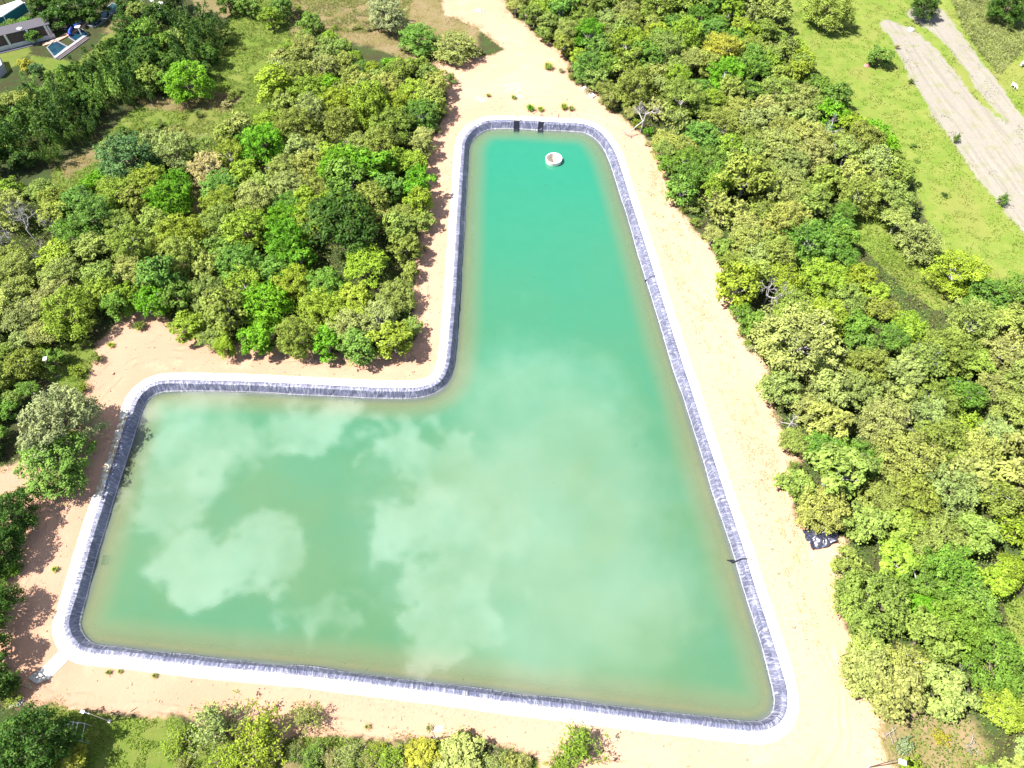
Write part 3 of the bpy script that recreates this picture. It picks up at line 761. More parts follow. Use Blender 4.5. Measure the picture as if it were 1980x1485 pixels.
PROTO = {}
def proto(kind, items):
    PROTO.setdefault(kind, []).append(items)
for k in range(9):      # ordinary dense broadleaf crowns
    me, C, Q_ = crown_mesh(f'broadleaf_crown', 100 + k, 3.0, 2.0, 5.2 + .2 * (k % 3), 26 + k % 6, 4700, .35, .20, (.12, .26))
    proto('tree', (me, trunk_mesh('broadleaf_trunk', k, C, Q_, .17, 1.9)))
for k in range(5):      # finer, paler umbrella crowns with visible pale limbs
    me, C, Q_ = crown_mesh('umbrella_crown', 200 + k, 3.1, 2.6, 5.0, 34, 5200, .27, .155, (.11, .22), .6, flat=.8)
    proto('fine', (me, trunk_mesh('umbrella_trunk', 20 + k, C, Q_, .16, 2.1, .85)))
for k in range(4):      # open crowns with large clumps
    me, C, Q_ = crown_mesh('open_crown', 300 + k, 3.0, 1.8, 5.6, 19, 3600, .42, .23, (.14, .30), .75)
    proto('open', (me, trunk_mesh('open_trunk', 40 + k, C, Q_, .17, 1.8, .9)))
for k in range(4):      # the wide feathery dark tree
    me, C, Q_ = crown_mesh('feathery_crown', 400 + k, 3.0, 2.6, 4.6, 26, 5200, .26, .13, (.17, .27), .55, flat=.6)
    proto('feather', (me, trunk_mesh('feathery_trunk', 60 + k, C, Q_, .2, 2.0)))
for k in range(4):      # large crowns: more and smaller clumps
    me, C, Q_ = crown_mesh('large_crown', 900 + k, 5.5, 3.0, 8.2, 70, 12500, .37, .20, (.08, .16), .6)
    proto('big', (me, trunk_mesh('large_trunk', 90 + k, C, Q_, .28, 2.8, 0, 14)))
def shrub_mesh(seed, stems=34, Rr=1.6, Ht=2.0, leaves=900, L=.26, W=.11, along=(.35, 1.0)):
    rg = random.Random(seed); ng = np.random.default_rng(seed); mb = MB(); pos = []; nr = []
    segs = []
    for s in range(stems):
        a = rg.uniform(0, 6.28); tlt = rg.uniform(.1, 1.0); ln = rg.uniform(.6, 1.15)
        e = Vector((math.cos(a) * Rr * tlt * ln, math.sin(a) * Rr * tlt * ln, Ht * ln * (1.05 - .55 * tlt)))
        b = Vector((rg.uniform(-.25, .25) * Rr, rg.uniform(-.25, .25) * Rr, 0))
        m = b.lerp(e, .5) + Vector((0, 0, .18 * Ht))
        mb.tube([b, m, e], [.035, .024, .008], 4); segs.append((b, m, e))
        for _ in range(2):
            f = rg.uniform(.45, .9); o_ = m.lerp(e, f); e2 = o_ + Vector((rg.uniform(-1, 1), rg.uniform(-1, 1), rg.uniform(.1, 1))).normalized() * Rr * .3
            mb.tube([o_, e2], [.016, .005], 3); segs.append((o_, o_.lerp(e2, .5), e2))
    for _ in range(leaves):
        b, m, e = rg.choice(segs); f = rg.uniform(*along)
        p = (b.lerp(m, f * 2) if f < .5 else m.lerp(e, f * 2 - 1)) + Vector((rg.gauss(0, .09), rg.gauss(0, .09), rg.gauss(0, .07)))
        pos.append(p); nr.append((rg.gauss(0, .7), rg.gauss(0, .7), .7))
    V, F = kites(np.array(pos), np.array(nr), L, W, ng)
    return mesh_from('shrub_foliage', V, F, {'tone': np.repeat(np.clip(ng.normal(.5, .2, leaves), 0, 1), 4)}), mesh_from('shrub_stems', mb.V, mb.F)
for k in range(5): proto('shrub', shrub_mesh(500 + k, 34, 1.7, 1.9, 1100))
for k in range(3): proto('thorn', shrub_mesh(520 + k, 60, 1.7, 2.2, 2300, .17, .07, (.15, 1.0)))
def bamboo_mesh(seed):
    rg = np.random.default_rng(seed); rr = random.Random(seed); mb = MB(); P_ = []; N_ = []; U_ = []
    for s in range(19):
        a = rr.uniform(0, 6.28); r = 2.5 * math.sqrt(rr.random()); b = Vector((r * math.cos(a), r * math.sin(a), 0))
        ln = rr.uniform(3.4, 6.6); le = Vector((math.cos(a), math.sin(a), 0)) * rr.uniform(.2, 1.1) + Vector((rr.uniform(-.6, .6), rr.uniform(-.6, .6), 0))
        m = b + Vector((0, 0, ln * .6)) + le * .35; e = b + Vector((0, 0, ln * .96)) + le * 1.5
        mb.tube([b, m, e], [.05, .04, .01], 4)
        for _ in range(120):
            f = 1.05 - .6 * rr.random() ** 1.5; w_ = .12 + .30 * math.sin(min(1, max(0, (1.05 - f) / .6)) * 3.14)
            p = (b.lerp(m, f / .6) if f < .6 else m.lerp(e, (f - .6) / .4)) + Vector((rr.gauss(0, w_), rr.gauss(0, w_), rr.gauss(0, .14)))
            P_.append(p); N_.append((rr.gauss(0, .8), rr.gauss(0, .8), .6)); U_.append(((e - m).normalized() + Vector((0, 0, -.2)))[:])
    V, F = kites(np.array(P_), np.array(N_), .55, .15, rg, .3, np.array(U_))
    st = np.repeat(rg.uniform(.15, .9, 19), 120)
    return mesh_from('bamboo_leaves', V, F, {'tone': np.repeat(np.clip(st + rg.normal(0, .1, len(P_)), 0, 1), 4)}), mesh_from('bamboo_culms', mb.V, mb.F)
for k in range(4): proto('bamboo', bamboo_mesh(600 + k))
def dead_mesh(seed, Ht=5.0, spread=1.0):
    rg = random.Random(seed); mb = MB()
    def br(p, d, ln, r, lv):
        m = p + d * ln * .5 + Vector((rg.gauss(0, .08), rg.gauss(0, .08), rg.gauss(0, .05))) * ln
        e = p + d * ln + Vector((rg.gauss(0, .1), rg.gauss(0, .1), rg.gauss(0, .08))) * ln
        mb.tube([p, m, e], [r, r * .75, r * .45], 5 if lv > 1 else 3, False)
        if lv == 0: return
        for k in range(rg.randint(3, 4)):
            f = rg.uniform(.4, 1.0); q0 = m.lerp(e, f * 2 - 1) if f > .5 else p.lerp(m, f * 2)
            dn = (d + Vector((rg.gauss(0, .75 * spread), rg.gauss(0, .75 * spread), rg.gauss(.05, .45)))).normalized()
            br(q0, dn, ln * rg.uniform(.5, .75), r * .5, lv - 1)
    br(Vector((0, 0, -.1)), Vector((rg.gauss(0, .1), rg.gauss(0, .1), 1)).normalized(), Ht * .42, .13, 4)
    return mesh_from('dead_branches', mb.V, mb.F, smooth=True)
for k in range(4): proto('dead', (dead_mesh(700 + k, 5.2, 1.2),))
def tuft_mesh(seed, n=90, Rr=.7, Ht=.75):
    rg = np.random.default_rng(seed); V = []; F = []; tn = []
    for i in range(n):
        a = rg.uniform(0, 6.28); r = Rr * .35 * math.sqrt(rg.random()); b = np.array([r * math.cos(a), r * math.sin(a), 0])
        a2 = a + rg.normal(0, .6); le = rg.uniform(.3, 1.0) * Rr; hh = Ht * rg.uniform(.5, 1.1)
        m = b + np.array([math.cos(a2) * le * .4, math.sin(a2) * le * .4, hh * .75]); e = b + np.array([math.cos(a2) * le, math.sin(a2) * le, hh * rg.uniform(.6, 1)])
        sd = np.array([-math.sin(a2), math.cos(a2), 0]) * rg.uniform(.02, .04)
        k = len(V); V += [b - sd, b + sd, m + sd, m - sd, e]; F += [(k, k + 1, k + 2, k + 3), (k + 3, k + 2, k + 4)]
        tn += [rg.uniform(.2, .9)] * 5
    return mesh_from('tuft_blades', np.array(V), F, {'tone': np.array(tn)})
for k in range(4): proto('tuft', (tuft_mesh(800 + k),))

COLS = {
 'pale olive': (.225, .262, .068), 'olive green': (.175, .228, .042), 'yellow-green': (.190, .270, .024), 'mid green': (.105, .200, .028),
 'bright green': (.100, .245, .010), 'dark green': (.038, .092, .012), 'blue-green': (.066, .135, .046), 'grey-green': (.205, .245, .105), 'golden green': (.260, .260, .030), 'straw': (.320, .300, .130)}
NAMES = {'tree': ('broadleaf_tree', 'tree', 'tree', ('crown', 'trunk')), 'fine': ('umbrella_tree', 'umbrella tree', 'umbrella tree', ('crown', 'trunk')),
         'open': ('open_tree', 'tree', 'open tree', ('crown', 'trunk')), 'feather': ('feathery_tree', 'tree', 'feathery tree', ('crown', 'trunk')),
         'shrub': ('shrub', 'shrub', 'shrub', ('foliage', 'stems')), 'thorn': ('thorn_shrub', 'shrub', 'thorny shrub', ('foliage', 'stems')),
         'bamboo': ('bamboo_clump', 'bamboo', 'bamboo clump', ('leaves', 'culms')), 'dead': ('dead_tree', 'dead tree', 'bare dead tree', ('branches',)),
         'tuft': ('grass_tuft', 'grass tuft', 'grass tuft', ('blades',))}
RG = random.Random(2024)
PLANTS = []
def plant(kind, x, y, rad, colname, zone=None, label=None, hs=1.0, z=0.0, group=None, var=.14):
    """one tree: root Empty with its parts; rad = crown radius in metres"""
    mk = 'big' if kind in ('tree', 'fine') and rad > 4.7 else kind
    v = RG.randrange(len(PROTO[mk])); meshes = PROTO[mk][v]
    base = {'tree': 3.0, 'fine': 3.1, 'open': 3.0, 'feather': 3.0, 'shrub': 1.7, 'thorn': 1.8, 'bamboo': 2.9, 'dead': 2.0, 'tuft': .7}[kind]
    if mk == 'big': base = 5.5
    s = rad / base
    nm, cat, _, parts = NAMES[kind]
    c = COLS[colname]; f = 1 + RG.uniform(-var, var)
    col = (c[0] * f * (1 + RG.uniform(-.12, .12)), c[1] * f, c[2] * f * (1 + RG.uniform(-.2, .2)), 1)
    rz = RG.uniform(0, 6.28)
    if kind in ('dead', 'tuft'):
        o = obj(nm, meshes[0], M_grey if kind == 'dead' else M_blade); o.location = (x, y, z); o.rotation_euler = (0, 0, rz); o.scale = (s, s, s * hs)
        o.color = col; root = o
    else:
        e_ = RG.uniform(.9, 1.12); root = empty(nm, (x, y, z), rz, (s * e_, s / e_, s * hs))
        a = obj(parts[0], meshes[0], M_blade if kind == 'bamboo' else M_leaf, root); a.color = col
        obj(parts[1], meshes[1], M_grey if kind in ('fine', 'open') else (M_bark if kind != 'bamboo' else simple_bamboo), root)
    root['category'] = cat
    if label: root['label'] = label
    if group: root['group'] = group
    PLANTS.append(dict(o=root, kind=kind, col=colname, x=x, y=y, rad=rad, zone=zone, label=label, top=rad * hs))
    return root
simple_bamboo = simple("bamboo_culm", (.20, .24, .06), .5, .3, .2)
def plant_px(kind, u, v, rpx, colname, label=None, zone=None, hs=1.0, group=None):
    zc = {'tree': 1.25, 'fine': 1.25, 'open': 1.25, 'feather': 1.2, 'shrub': .6, 'thorn': .6, 'bamboo': 1.3, 'dead': 1.0, 'tuft': .3}[kind]
    rad = rpx * mpp(u, v, 2)
    for _ in range(3):
        z = rad * zc * hs; p = P(u, v, z); rad = rpx * mpp(u, v, z)
    return plant(kind, p.x, p.y, rad, colname, zone, label, hs, 0, group)

# ------------------------------------------------------------------ trees that stand out in the photo
SPECIAL = [
 ('feather', 655, 418, 82, 'dark green', "large round feathery dark green tree in the middle of the left wood", .85),
 ('fine', 1560, 640, 92, 'pale olive', "broadest pale straw-green tree in the right wood, opposite the pond's inner corner", .8),
 ('tree', 92, 805, 84, 'grey-green', "big grey-green tree whose shadow crosses the kerb on the left bank", 1.0),
 ('tree', 92, 880, 80, 'mid green', "mid green tree directly below the big grey-green tree on the left bank", .8),
 ('tree', 355, 140, 50, 'bright green', "bright green tree beside the grassy strip below the domed tank", .95),
 ('tree', 235, 285, 62, 'blue-green', "large blue-green tree at the lower end of the grassy strip", 1.0),
 ('fine', 398, 312, 42, 'straw', "straw round tree at the upper left of the left wood", .9),
 ('tree', 500, 260, 48, 'bright green', "bright green tree on the upper left edge of the left wood", 1.0),
 ('tree', 30, 1432, 82, 'dark green', "largest dark green tree in the lower left corner", 1.25),
 ('open', 130, 1478, 44, 'golden green', "golden green tree below the steel rack at the bottom edge", .6),
 ('tree', 2, 985, 54, 'dark green', "dark green tree cut by the left edge, shading the sand", 1.1),
 ('tree', -36, 1050, 58, 'dark green', "dark green tree half outside the left edge level with the blue-black underwater patch", 1.2),
 ('tree', -40, 1160, 56, 'dark green', "dark green tree half outside the left edge above the lower corner", 1.2),
 ('shrub', 28, 1098, 20, 'bright green', "bright green shrub at the left edge on the sand", .8),
 ('shrub', 8, 1108, 22, 'mid green', "mid green shrub cut by the left edge on the sand", .8),
 ('tree', -34, 1250, 42, 'dark green', "dark green tree at the left edge beside the lower pond corner", 1.3),
 ('tree', -8, 1312, 36, 'dark green', "dark green tree overhanging the brown stone slab", 1.2),
 ('tree', 745, 8, 42, 'grey-green', "dark-shadowed round tree alone in the dry grass at the top edge", 1.0),
 ('tree', 810, 62, 42, 'mid green', "mid green tree between the dry grass and the sandy clearing at the top", .8),
 ('fine', 880, 78, 50, 'pale olive', "pale olive bushy tree on the edge of the upper sandy clearing", .55),
 ('shrub', 872, 152, 17, 'mid green', "small round green shrub alone on the sand left of the pond's narrow end", 1.0),
 ('tree', 1610, 0, 48, 'olive green', "large olive tree with dark shade standing at the top of the pasture", .9),
 ('tree', 1795, 0, 30, 'dark green', "dark green tree at the top between the pasture and the tall grass", 1.0),
 ('tree', 1960, -6, 40, 'dark green', "dark green tree in the upper right corner", 1.0),
 ('tree', 1703, 105, 25, 'mid green', "lone round green bush in the pasture beside the bare field", .8),
 ('fine', 1785, 452, 46, 'pale olive', "rounded pale olive tree standing alone right of the grassy gap", 1.0),
 ('tree', 1730, 370, 48, 'pale olive', "pale olive tree at the pasture edge just above the grassy gap", 1.0),
 ('shrub', 1850, 268, 9, 'mid green', "young sapling on the border of the bare field, upper right", 1.6),
 ('shrub', 1940, 386, 14, 'mid green', "largest sapling on the border of the bare field", 1.4),
 ('shrub', 1762, 157, 7, 'mid green', "tiny sapling at the bare field's border below the lone bush", 1.3),
 ('shrub', 1767, 281, 11, 'mid green', "upper of two low dark plants in the pasture", .5),
 ('shrub', 1772, 310, 9, 'mid green', "lower of two low dark plants in the pasture", .5),
 ('shrub', 1827, 377, 9, 'dark green', "low dark plant in the lower pasture near the woods", .5),
 ('shrub', 1735, 90, 7, 'straw', "little straw shrub at the narrow tip of the bare field", 1.0),
 ('dead', 1245, 215, 38, 'grey-green', "largest bare dead tree, beside the sand right of the pond's narrow end", 1.0),
 ('dead', 1488, 560, 36, 'grey-green', "bare grey dead tree left of the broadest pale tree", 1.0),
 ('dead', 1598, 250, 26, 'grey-green', "bare dead tree inside the right wood near the pasture", 1.0),
 ('dead', 1532, 812, 24, 'grey-green', "bare dead tree at the sand edge of the right wood", 1.0),
 ('dead', 40, 425, 30, 'grey-green', "tallest bare dead tree at the far left", 1.5),
 ('dead', 12, 450, 26, 'grey-green', "bare dead tree cut by the left edge", 1.5),
 ('dead', 85, 435, 20, 'grey-green', "thin bare dead tree among dark trees at the far left", 1.5),
 ('dead', 115, 450, 18, 'grey-green', "short bare dead tree at the far left, rightmost of its row", 1.3),
 ('dead', 75, 485, 22, 'grey-green', "bare dead tree below the tallest one at the far left", 1.2),
 ('dead', 1880, 1440, 22, 'grey-green', "fallen-looking pale dead tree in the lower right wood", .8),
 ('dead', 1722, 1418, 19, 'grey-green', "pale dead shrubby tree at the sand edge in the lower right corner", .7),
 ('dead', 1790, 1290, 26, 'grey-green', "bare dead tree in the lower right wood, upper of the row", .9),
 ('dead', 1840, 1270, 24, 'grey-green', "bare dead tree in the lower right wood right of its twin", .9),
 ('dead', 1700, 895, 28, 'grey-green', "pale dead tree in the middle of the right wood", .9),
 ('dead', 1745, 815, 26, 'grey-green', "pale dead tree above another one in the right wood", .9),
 ('dead', 1870, 1360, 24, 'grey-green', "small dead tree above the fallen-looking one, lower right", .9),
 ('dead', 1655, 1215, 20, 'grey-green', "small dead tree close to the sand at the lower right", .9),
 ('thorn', 420, 1400, 66, 'pale olive', "spiky olive thorn bush left of its greener twin at the bottom", .9),
 ('thorn', 510, 1420, 70, 'yellow-green', "largest spiky green thorn bush at the bottom left of the pond", .9),
 ('thorn', 590, 1385, 40, 'pale olive', "spiky brownish thorn bush casting a feathery shadow on the sand", .9),
 ('thorn', 450, 1470, 60, 'yellow-green', "yellow-green thorn bush cut by the bottom edge, left of the middle", .7),
 ('thorn', 345, 1440, 46, 'yellow-green', "straggly yellow-green thorn bush beside the lower left lawn", .6),
 ('thorn', 1120, 1445, 58, 'yellow-green', "green thorn bush alone on the sand at the bottom centre", .9),
 ('thorn', 1085, 1480, 40, 'yellow-green', "yellow-green thorn bush in front of the lone bottom-centre bush", .7),
 ('tree', 885, 1462, 52, 'pale olive', "pale yellow-green bush right of the short grey lamp post", .45),
 ('tree', 815, 1455, 36, 'golden green', "golden green bush left of the short grey lamp post", .5),
 ('thorn', 750, 1470, 46, 'yellow-green', "yellow-green thorn bush at the bottom left of the short grey lamp post", .7),
 ('thorn', 680, 1460, 40, 'pale olive', "olive thorn bush in the middle of the bottom edge row", .7),
 ('thorn', 600, 1465, 40, 'mid green', "mid green thorn bush at the bottom edge right of the largest one", .7),
 ('thorn', 955, 1480, 34, 'pale olive', "olive thorn bush at the bottom edge right of the pale bush", .6),
 ('thorn', 1010, 1485, 26, 'yellow-green', "small yellow-green thorn bush at the bottom edge near the centre", .6),
 ('tree', 1140, 50, 34, 'bright green', "bright green tree near the sand in the upper right wood", 1.1),
 ('tree', 1785, 1175, 36, 'bright green', "bright green round tree in the lower right wood", .8),
 ('tree', 1410, 130, 42, 'bright green', "bright green tree in the middle of the upper right wood", 1.0),
 ('tree', 1690, 250, 30, 'bright green', "bright green tree on the pasture edge, upper of a pair", .9),
 ('tree', 1715, 275, 26, 'bright green', "bright green tree on the pasture edge, lower of a pair", .9),
 ('tree', 1610, 215, 34, 'bright green', "bright green shiny tree where the right wood meets the pasture", 1.0),
 ('fine', 1230, 150, 46, 'olive green', "olive tree on the sand edge above the largest dead tree", 1.0),
 ('tree', 1400, 80, 40, 'golden green', "golden green tree high in the right wood", 1.0),
 ('tree', 690, 665, 40, 'mid green', "mid green tree at the foot of the left wood beside the pond", .9),
 ('open', 760, 650, 44, 'yellow-green', "yellow-green open tree at the corner of the left wood nearest the pond", .9),
 ('open', 630, 660, 36, 'bright green', "bright green open tree at the foot of the left wood", .9),
 ('tree', 810, 385, 30, 'yellow-green', "shiny yellow-green tree on the pond side of the left wood", 1.1),
]
for k_, u, v, r_, c_, lab, hs in SPECIAL:
    if k_ == 'dead': hs *= 1.25
    plant_px(k_, u, v, r_, c_, lab, hs=hs)

# ------------------------------------------------------------------ the woods
WOODS = {}
WOODS['right'] = [(960, -45), (985, 8), (1040, 60), (1075, 78), (1122, 118), (1148, 160), (1170, 190), (1205, 205), (1245, 245), (1290, 320), (1312, 380), (1370, 450), (1412, 540), (1425, 610), (1472, 660), (1495, 790), (1520, 840), (1555, 880), (1530, 930), (1535, 985), (1572, 1015), (1640, 1025), (1615, 1100), (1615, 1150), (1638, 1210), (1650, 1270), (1660, 1310), (1700, 1340), (1715, 1390), (1740, 1410), (1760, 1500), (1800, 1530),
                  (2030, 1530), (2030, 555), (1900, 550), (1840, 515), (1770, 470), (1750, 430), (1770, 385), (1765, 340), (1735, 295), (1690, 262), (1640, 222), (1605, 190), (1575, 150), (1545, 100), (1520, 60), (1500, -45)]
WOODS['left'] = [(520, 150), (535, 105), (570, 85), (625, 60), (662, 75), (672, 100), (720, 125), (780, 118), (835, 132), (852, 170), (862, 205), (845, 240), (828, 270), (825, 330), (832, 375), (822, 430), (808, 470), (795, 560), (795, 600), (808, 640), (795, 685), (730, 690), (650, 695), (590, 685), (530, 680), (470, 685), (420, 672), (370, 655), (330, 625), (290, 590), (250, 590), (210, 615), (170, 645), (120, 640), (70, 665), (-40, 700),
                 (-40, 360), (110, 365), (135, 385), (190, 345), (215, 290), (280, 275), (335, 270), (440, 255), (500, 235)]
WOODS['upper'] = [(-40, 200), (60, 178), (130, 158), (190, 122), (228, 98), (235, 62), (285, 42), (330, 34), (400, 40), (445, 55), (420, 100), (405, 145), (335, 165), (275, 182), (212, 195), (165, 262), (110, 300), (60, 315), (-40, 320)]
WOODS['far left'] = [(-40, 700), (60, 665), (110, 690), (60, 740), (20, 790), (-40, 900)]
EXCL = [poly(Z['grass3'], 3.2), poly(Z['dry6'], 3.2), poly(Z['dry7'], 2), poly(Z['grass5'], 2), poly([(1648, 480), (1700, 470), (1830, 600), (1835, 640), (1790, 640)], 3.2)]
PAL = {'right': [('pale olive', .32), ('olive green', .36), ('yellow-green', .17), ('mid green', .15)],
       'left': [('pale olive', .20), ('olive green', .30), ('yellow-green', .23), ('mid green', .17), ('bright green', .10)],
       'upper': [('olive green', .12), ('mid green', .30), ('dark green', .58)],
       'far left': [('olive green', .3), ('mid green', .45), ('dark green', .25)]}
def pick(pal, x, y):
    # neighbours tend to be of one species: a slow field picks the colour, with some scatter
    f = float(vnoise(np.array([x]), np.array([y]), 13.0, 404)[0]) * .72 + .5 + RG.gauss(0, .15)
    x = min(.999, max(0, f)); s_ = 0
    for n_, w_ in pal:
        s_ += w_
        if x < s_: return n_
    return pal[-1][0]
def fill(zone, dmin, rmul, kinds):
    pg = poly(WOODS[zone], 3.2); lo = pg.min(0); hi = pg.max(0); pts = []
    occ = [(p['x'], p['y'], p['rad'] * (.95 if p['kind'] == 'dead' else .85)) for p in PLANTS if p['kind'] != 'tuft']
    tries = int((hi - lo).prod() / dmin ** 2 * 26)
    C = np.column_stack([[RG.uniform(lo[0], hi[0]) for _ in range(tries)], [RG.uniform(lo[1], hi[1]) for _ in range(tries)]])
    S = sdf(C[:, 0], C[:, 1], pg)
    ok = S > .4
    for e in EXCL: ok &= sdf(C[:, 0], C[:, 1], e) < -2.2
    for (x, y), s_ in zip(C[ok], S[ok]):
        dm = dmin * RG.uniform(.72, 1.3)
        if s_ < 3: dm *= .72
        if any((x - a) ** 2 + (y - b) ** 2 < max(d_, dm) ** 2 for a, b, d_ in pts): continue
        if any((x - a) ** 2 + (y - b) ** 2 < (r_ + dm * .3) ** 2 for a, b, r_ in occ): continue
        rad = dm * rmul * RG.uniform(.9, 1.15)
        pts.append((x, y, dm))
        u, v = PX((x, y, 3))
        kd = kinds(x, y, u, v)
        plant(kd, x, y, rad, pick(PAL[zone], x, y) if kd != 'bamboo' else RG.choice(['dark green', 'mid green', 'dark green']), zone, None, RG.uniform(.8, 1.15) if kd != 'bamboo' else RG.uniform(.85, 1.1))
    return len(pts)
def k_right(x, y, u, v): return RG.choices(['tree', 'fine', 'open', 'shrub'], [.42, .38, .16, .04])[0]
def k_left(x, y, u, v):  return RG.choices(['tree', 'fine', 'open', 'feather'], [.60, .2, .16, .04])[0]
def k_upper(x, y, u, v):
    if 60 < u < 300 and 110 < v < 300 or 330 < u < 450 and v < 110: return 'bamboo' if RG.random() < .78 else 'tree'
    return 'tree'
cnt = {}
cnt['right'] = fill('right', 5.4, .92, k_right)
cnt['left'] = fill('left', 5.5, .90, k_left)
cnt['upper'] = fill('upper', 5.8, .82, k_upper)
cnt['far left'] = fill('far left', 5.0, .8, k_left)
def strip_shrubs(zone, pts, n, rmin, rmax, kinds, cols):
    W_ = [P(*p, .8) for p in pts]
    for i in range(n):
        f = RG.random() * (len(W_) - 1); k_ = int(f); p = W_[k_].lerp(W_[k_ + 1], f - k_)
        r_ = RG.uniform(rmin, rmax)
        plant(RG.choice(kinds), p.x + RG.gauss(0, .9), p.y + RG.gauss(0, .9), r_, RG.choice(cols), zone, None, RG.uniform(.6, 1.0))
strip_shrubs('bottom', [(330, 1462), (480, 1480), (640, 1470), (760, 1474), (900, 1484), (1040, 1488)], 20, 1.3, 2.3, ['thorn', 'thorn', 'shrub'], ['pale olive', 'yellow-green', 'yellow-green', 'straw'])
strip_shrubs('right edge', [(1030, 75), (1090, 125), (1120, 165), (1210, 225), (1270, 300), (1310, 390), (1375, 475), (1415, 560), (1435, 640), (1480, 720), (1500, 820), (1545, 880), (1525, 960)], 26, 1.0, 1.8, ['shrub', 'thorn'], ['olive green', 'yellow-green', 'straw'])
strip_shrubs('left edge', [(25, 905), (60, 960), (-10, 1080), (20, 1110), (-10, 1180), (-20, 1290), (30, 1350)], 14, 1.2, 2.2, ['shrub', 'thorn'], ['mid green', 'olive green', 'dark green'])
strip_shrubs('grassy strip', [(460, 30), (440, 90), (425, 160), (470, 180), (350, 235), (260, 250), (180, 320)], 16, 1.0, 2.2, ['shrub', 'thorn', 'shrub'], ['olive green', 'mid green', 'yellow-green', 'straw'])
strip_shrubs('dry grass', [(570, 20), (640, 50), (720, 60), (790, 100), (850, 110), (920, 95)], 18, 1.0, 2.0, ['shrub', 'thorn'], ['olive green', 'straw', 'yellow-green'])
print('TREES', cnt, 'total', len(PLANTS))

# dark trees round the far buildings
for (u, v, r_, c_, lab) in ((92, 2, 24, 'dark green', "dark tree at the top edge right of the white-roofed shed"), (118, 14, 24, 'dark green', "dark tree just behind the slender lamp post by the pools"), (135, 30, 18, 'dark green', "dark tree between the slender lamp post and the teal pool"), (172, 22, 20, 'dark green', "dark tree above the upper end of the orange walkway"), (85, 42, 16, 'dark green', "dark tree behind the right end of the brown-panelled wall"), (75, 8, 24, 'dark green', "dark tree behind the white-roofed shed"), (105, 28, 26, 'dark green', "dark tree left of the slender lamp post by the pools"),
                            (150, 6, 28, 'dark green', "dark tree above the swimming pools at the top edge"), (195, -4, 26, 'dark green', "dark tree at the top edge above the green pool"),
                            (262, 18, 22, 'olive green', "olive tree between the brown slope and the domed tank"), (62, 66, 15, 'mid green', "small palm-like tree in front of the brown-panelled wall"),
                            (20, 48, 18, 'mid green', "garden tree behind the left end of the brown-panelled wall"), (50, 44, 15, 'mid green', "garden tree behind the middle of the brown-panelled wall"),
                            (48, 122, 15, 'golden green', "yellowish tree on the small lawn below the brown-panelled wall"), (70, 132, 16, 'blue-green', "blue-green tree beside the lower corner of the main pool"),
                            (245, 6, 22, 'dark green', "dark tree at the top edge left of the domed tank"), (330, -6, 26, 'dark green', "dark tree behind the domed tank"), (440, 4, 22, 'dark green', "dark tree at the top edge above the grassy strip"),
                            (480, 5, 24, 'mid green', "mid green tree at the top edge right of the grassy strip"), (545, 5, 26, 'mid green', "mid green tree at the top edge beside the dry grass"), (600, 40, 26, 'mid green', "mid green tree standing in the dry grass at the top"), (520, 30, 22, 'yellow-green', "yellow-green tree at the top of the grassy strip")):
    plant_px('tree', u, v, r_, c_, lab, hs=.95)
# shrubs along the margins
for (u, v, r_, c_, lab) in ((150, 715, 20, 'yellow-green', "yellow-green shrub in the weeds right of the floodlight"), (185, 690, 17, 'olive green', "olive shrub at the sand edge above the left bank"), (120, 690, 20, 'olive green', "olive shrub just behind the floodlight post"),
                            (80, 670, 20, 'yellow-green', "yellow-green shrub left of the floodlight post"), (160, 665, 18, 'olive green', "olive shrub at the top of the weedy corner"), (160, 750, 14, 'yellow-green', "yellow-green shrub between the floodlight and the big tree"), (60, 715, 20, 'bright green', "bright green shrub left of the floodlight post's foot"),
                            (268, 630, 14, 'olive green', "olive shrub alone at the tip of the left sandy corner"), (1655, 1305, 20, 'pale olive', "pale olive shrub leaning onto the sand at the lower right"), (1230, 240, 16, 'yellow-green', "yellow-green shrub under the largest dead tree"), (1255, 255, 13, 'bright green', "bright green shrub right of the largest dead tree's foot"),
                            (1345, 430, 14, 'olive green', "olive shrub at the sand edge of the middle right wood"), (1440, 640, 14, 'olive green', "olive shrub at the sand edge above the inner corner's level"), (1485, 740, 16, 'yellow-green', "yellow-green shrub at the sand edge level with the inner corner"),
                            (845, 250, 14, 'straw', "straw shrub at the left wood's edge near the narrow end"), (860, 215, 14, 'straw', "straw shrub at the upper corner of the left wood"), (820, 480, 12, 'straw', "straw shrub in the tree shade beside the inner bank"), (1745, 1440, 22, 'grey-green', "grey-green shrub in the pale clearing at the lower right"), (1820, 1425, 20, 'golden green', "golden shrub in the pale clearing at the lower right"), (1760, 1480, 26, 'yellow-green', "yellow-green shrub at the bottom edge, lower right")):
    plant_px('shrub', u, v, r_, c_, lab)
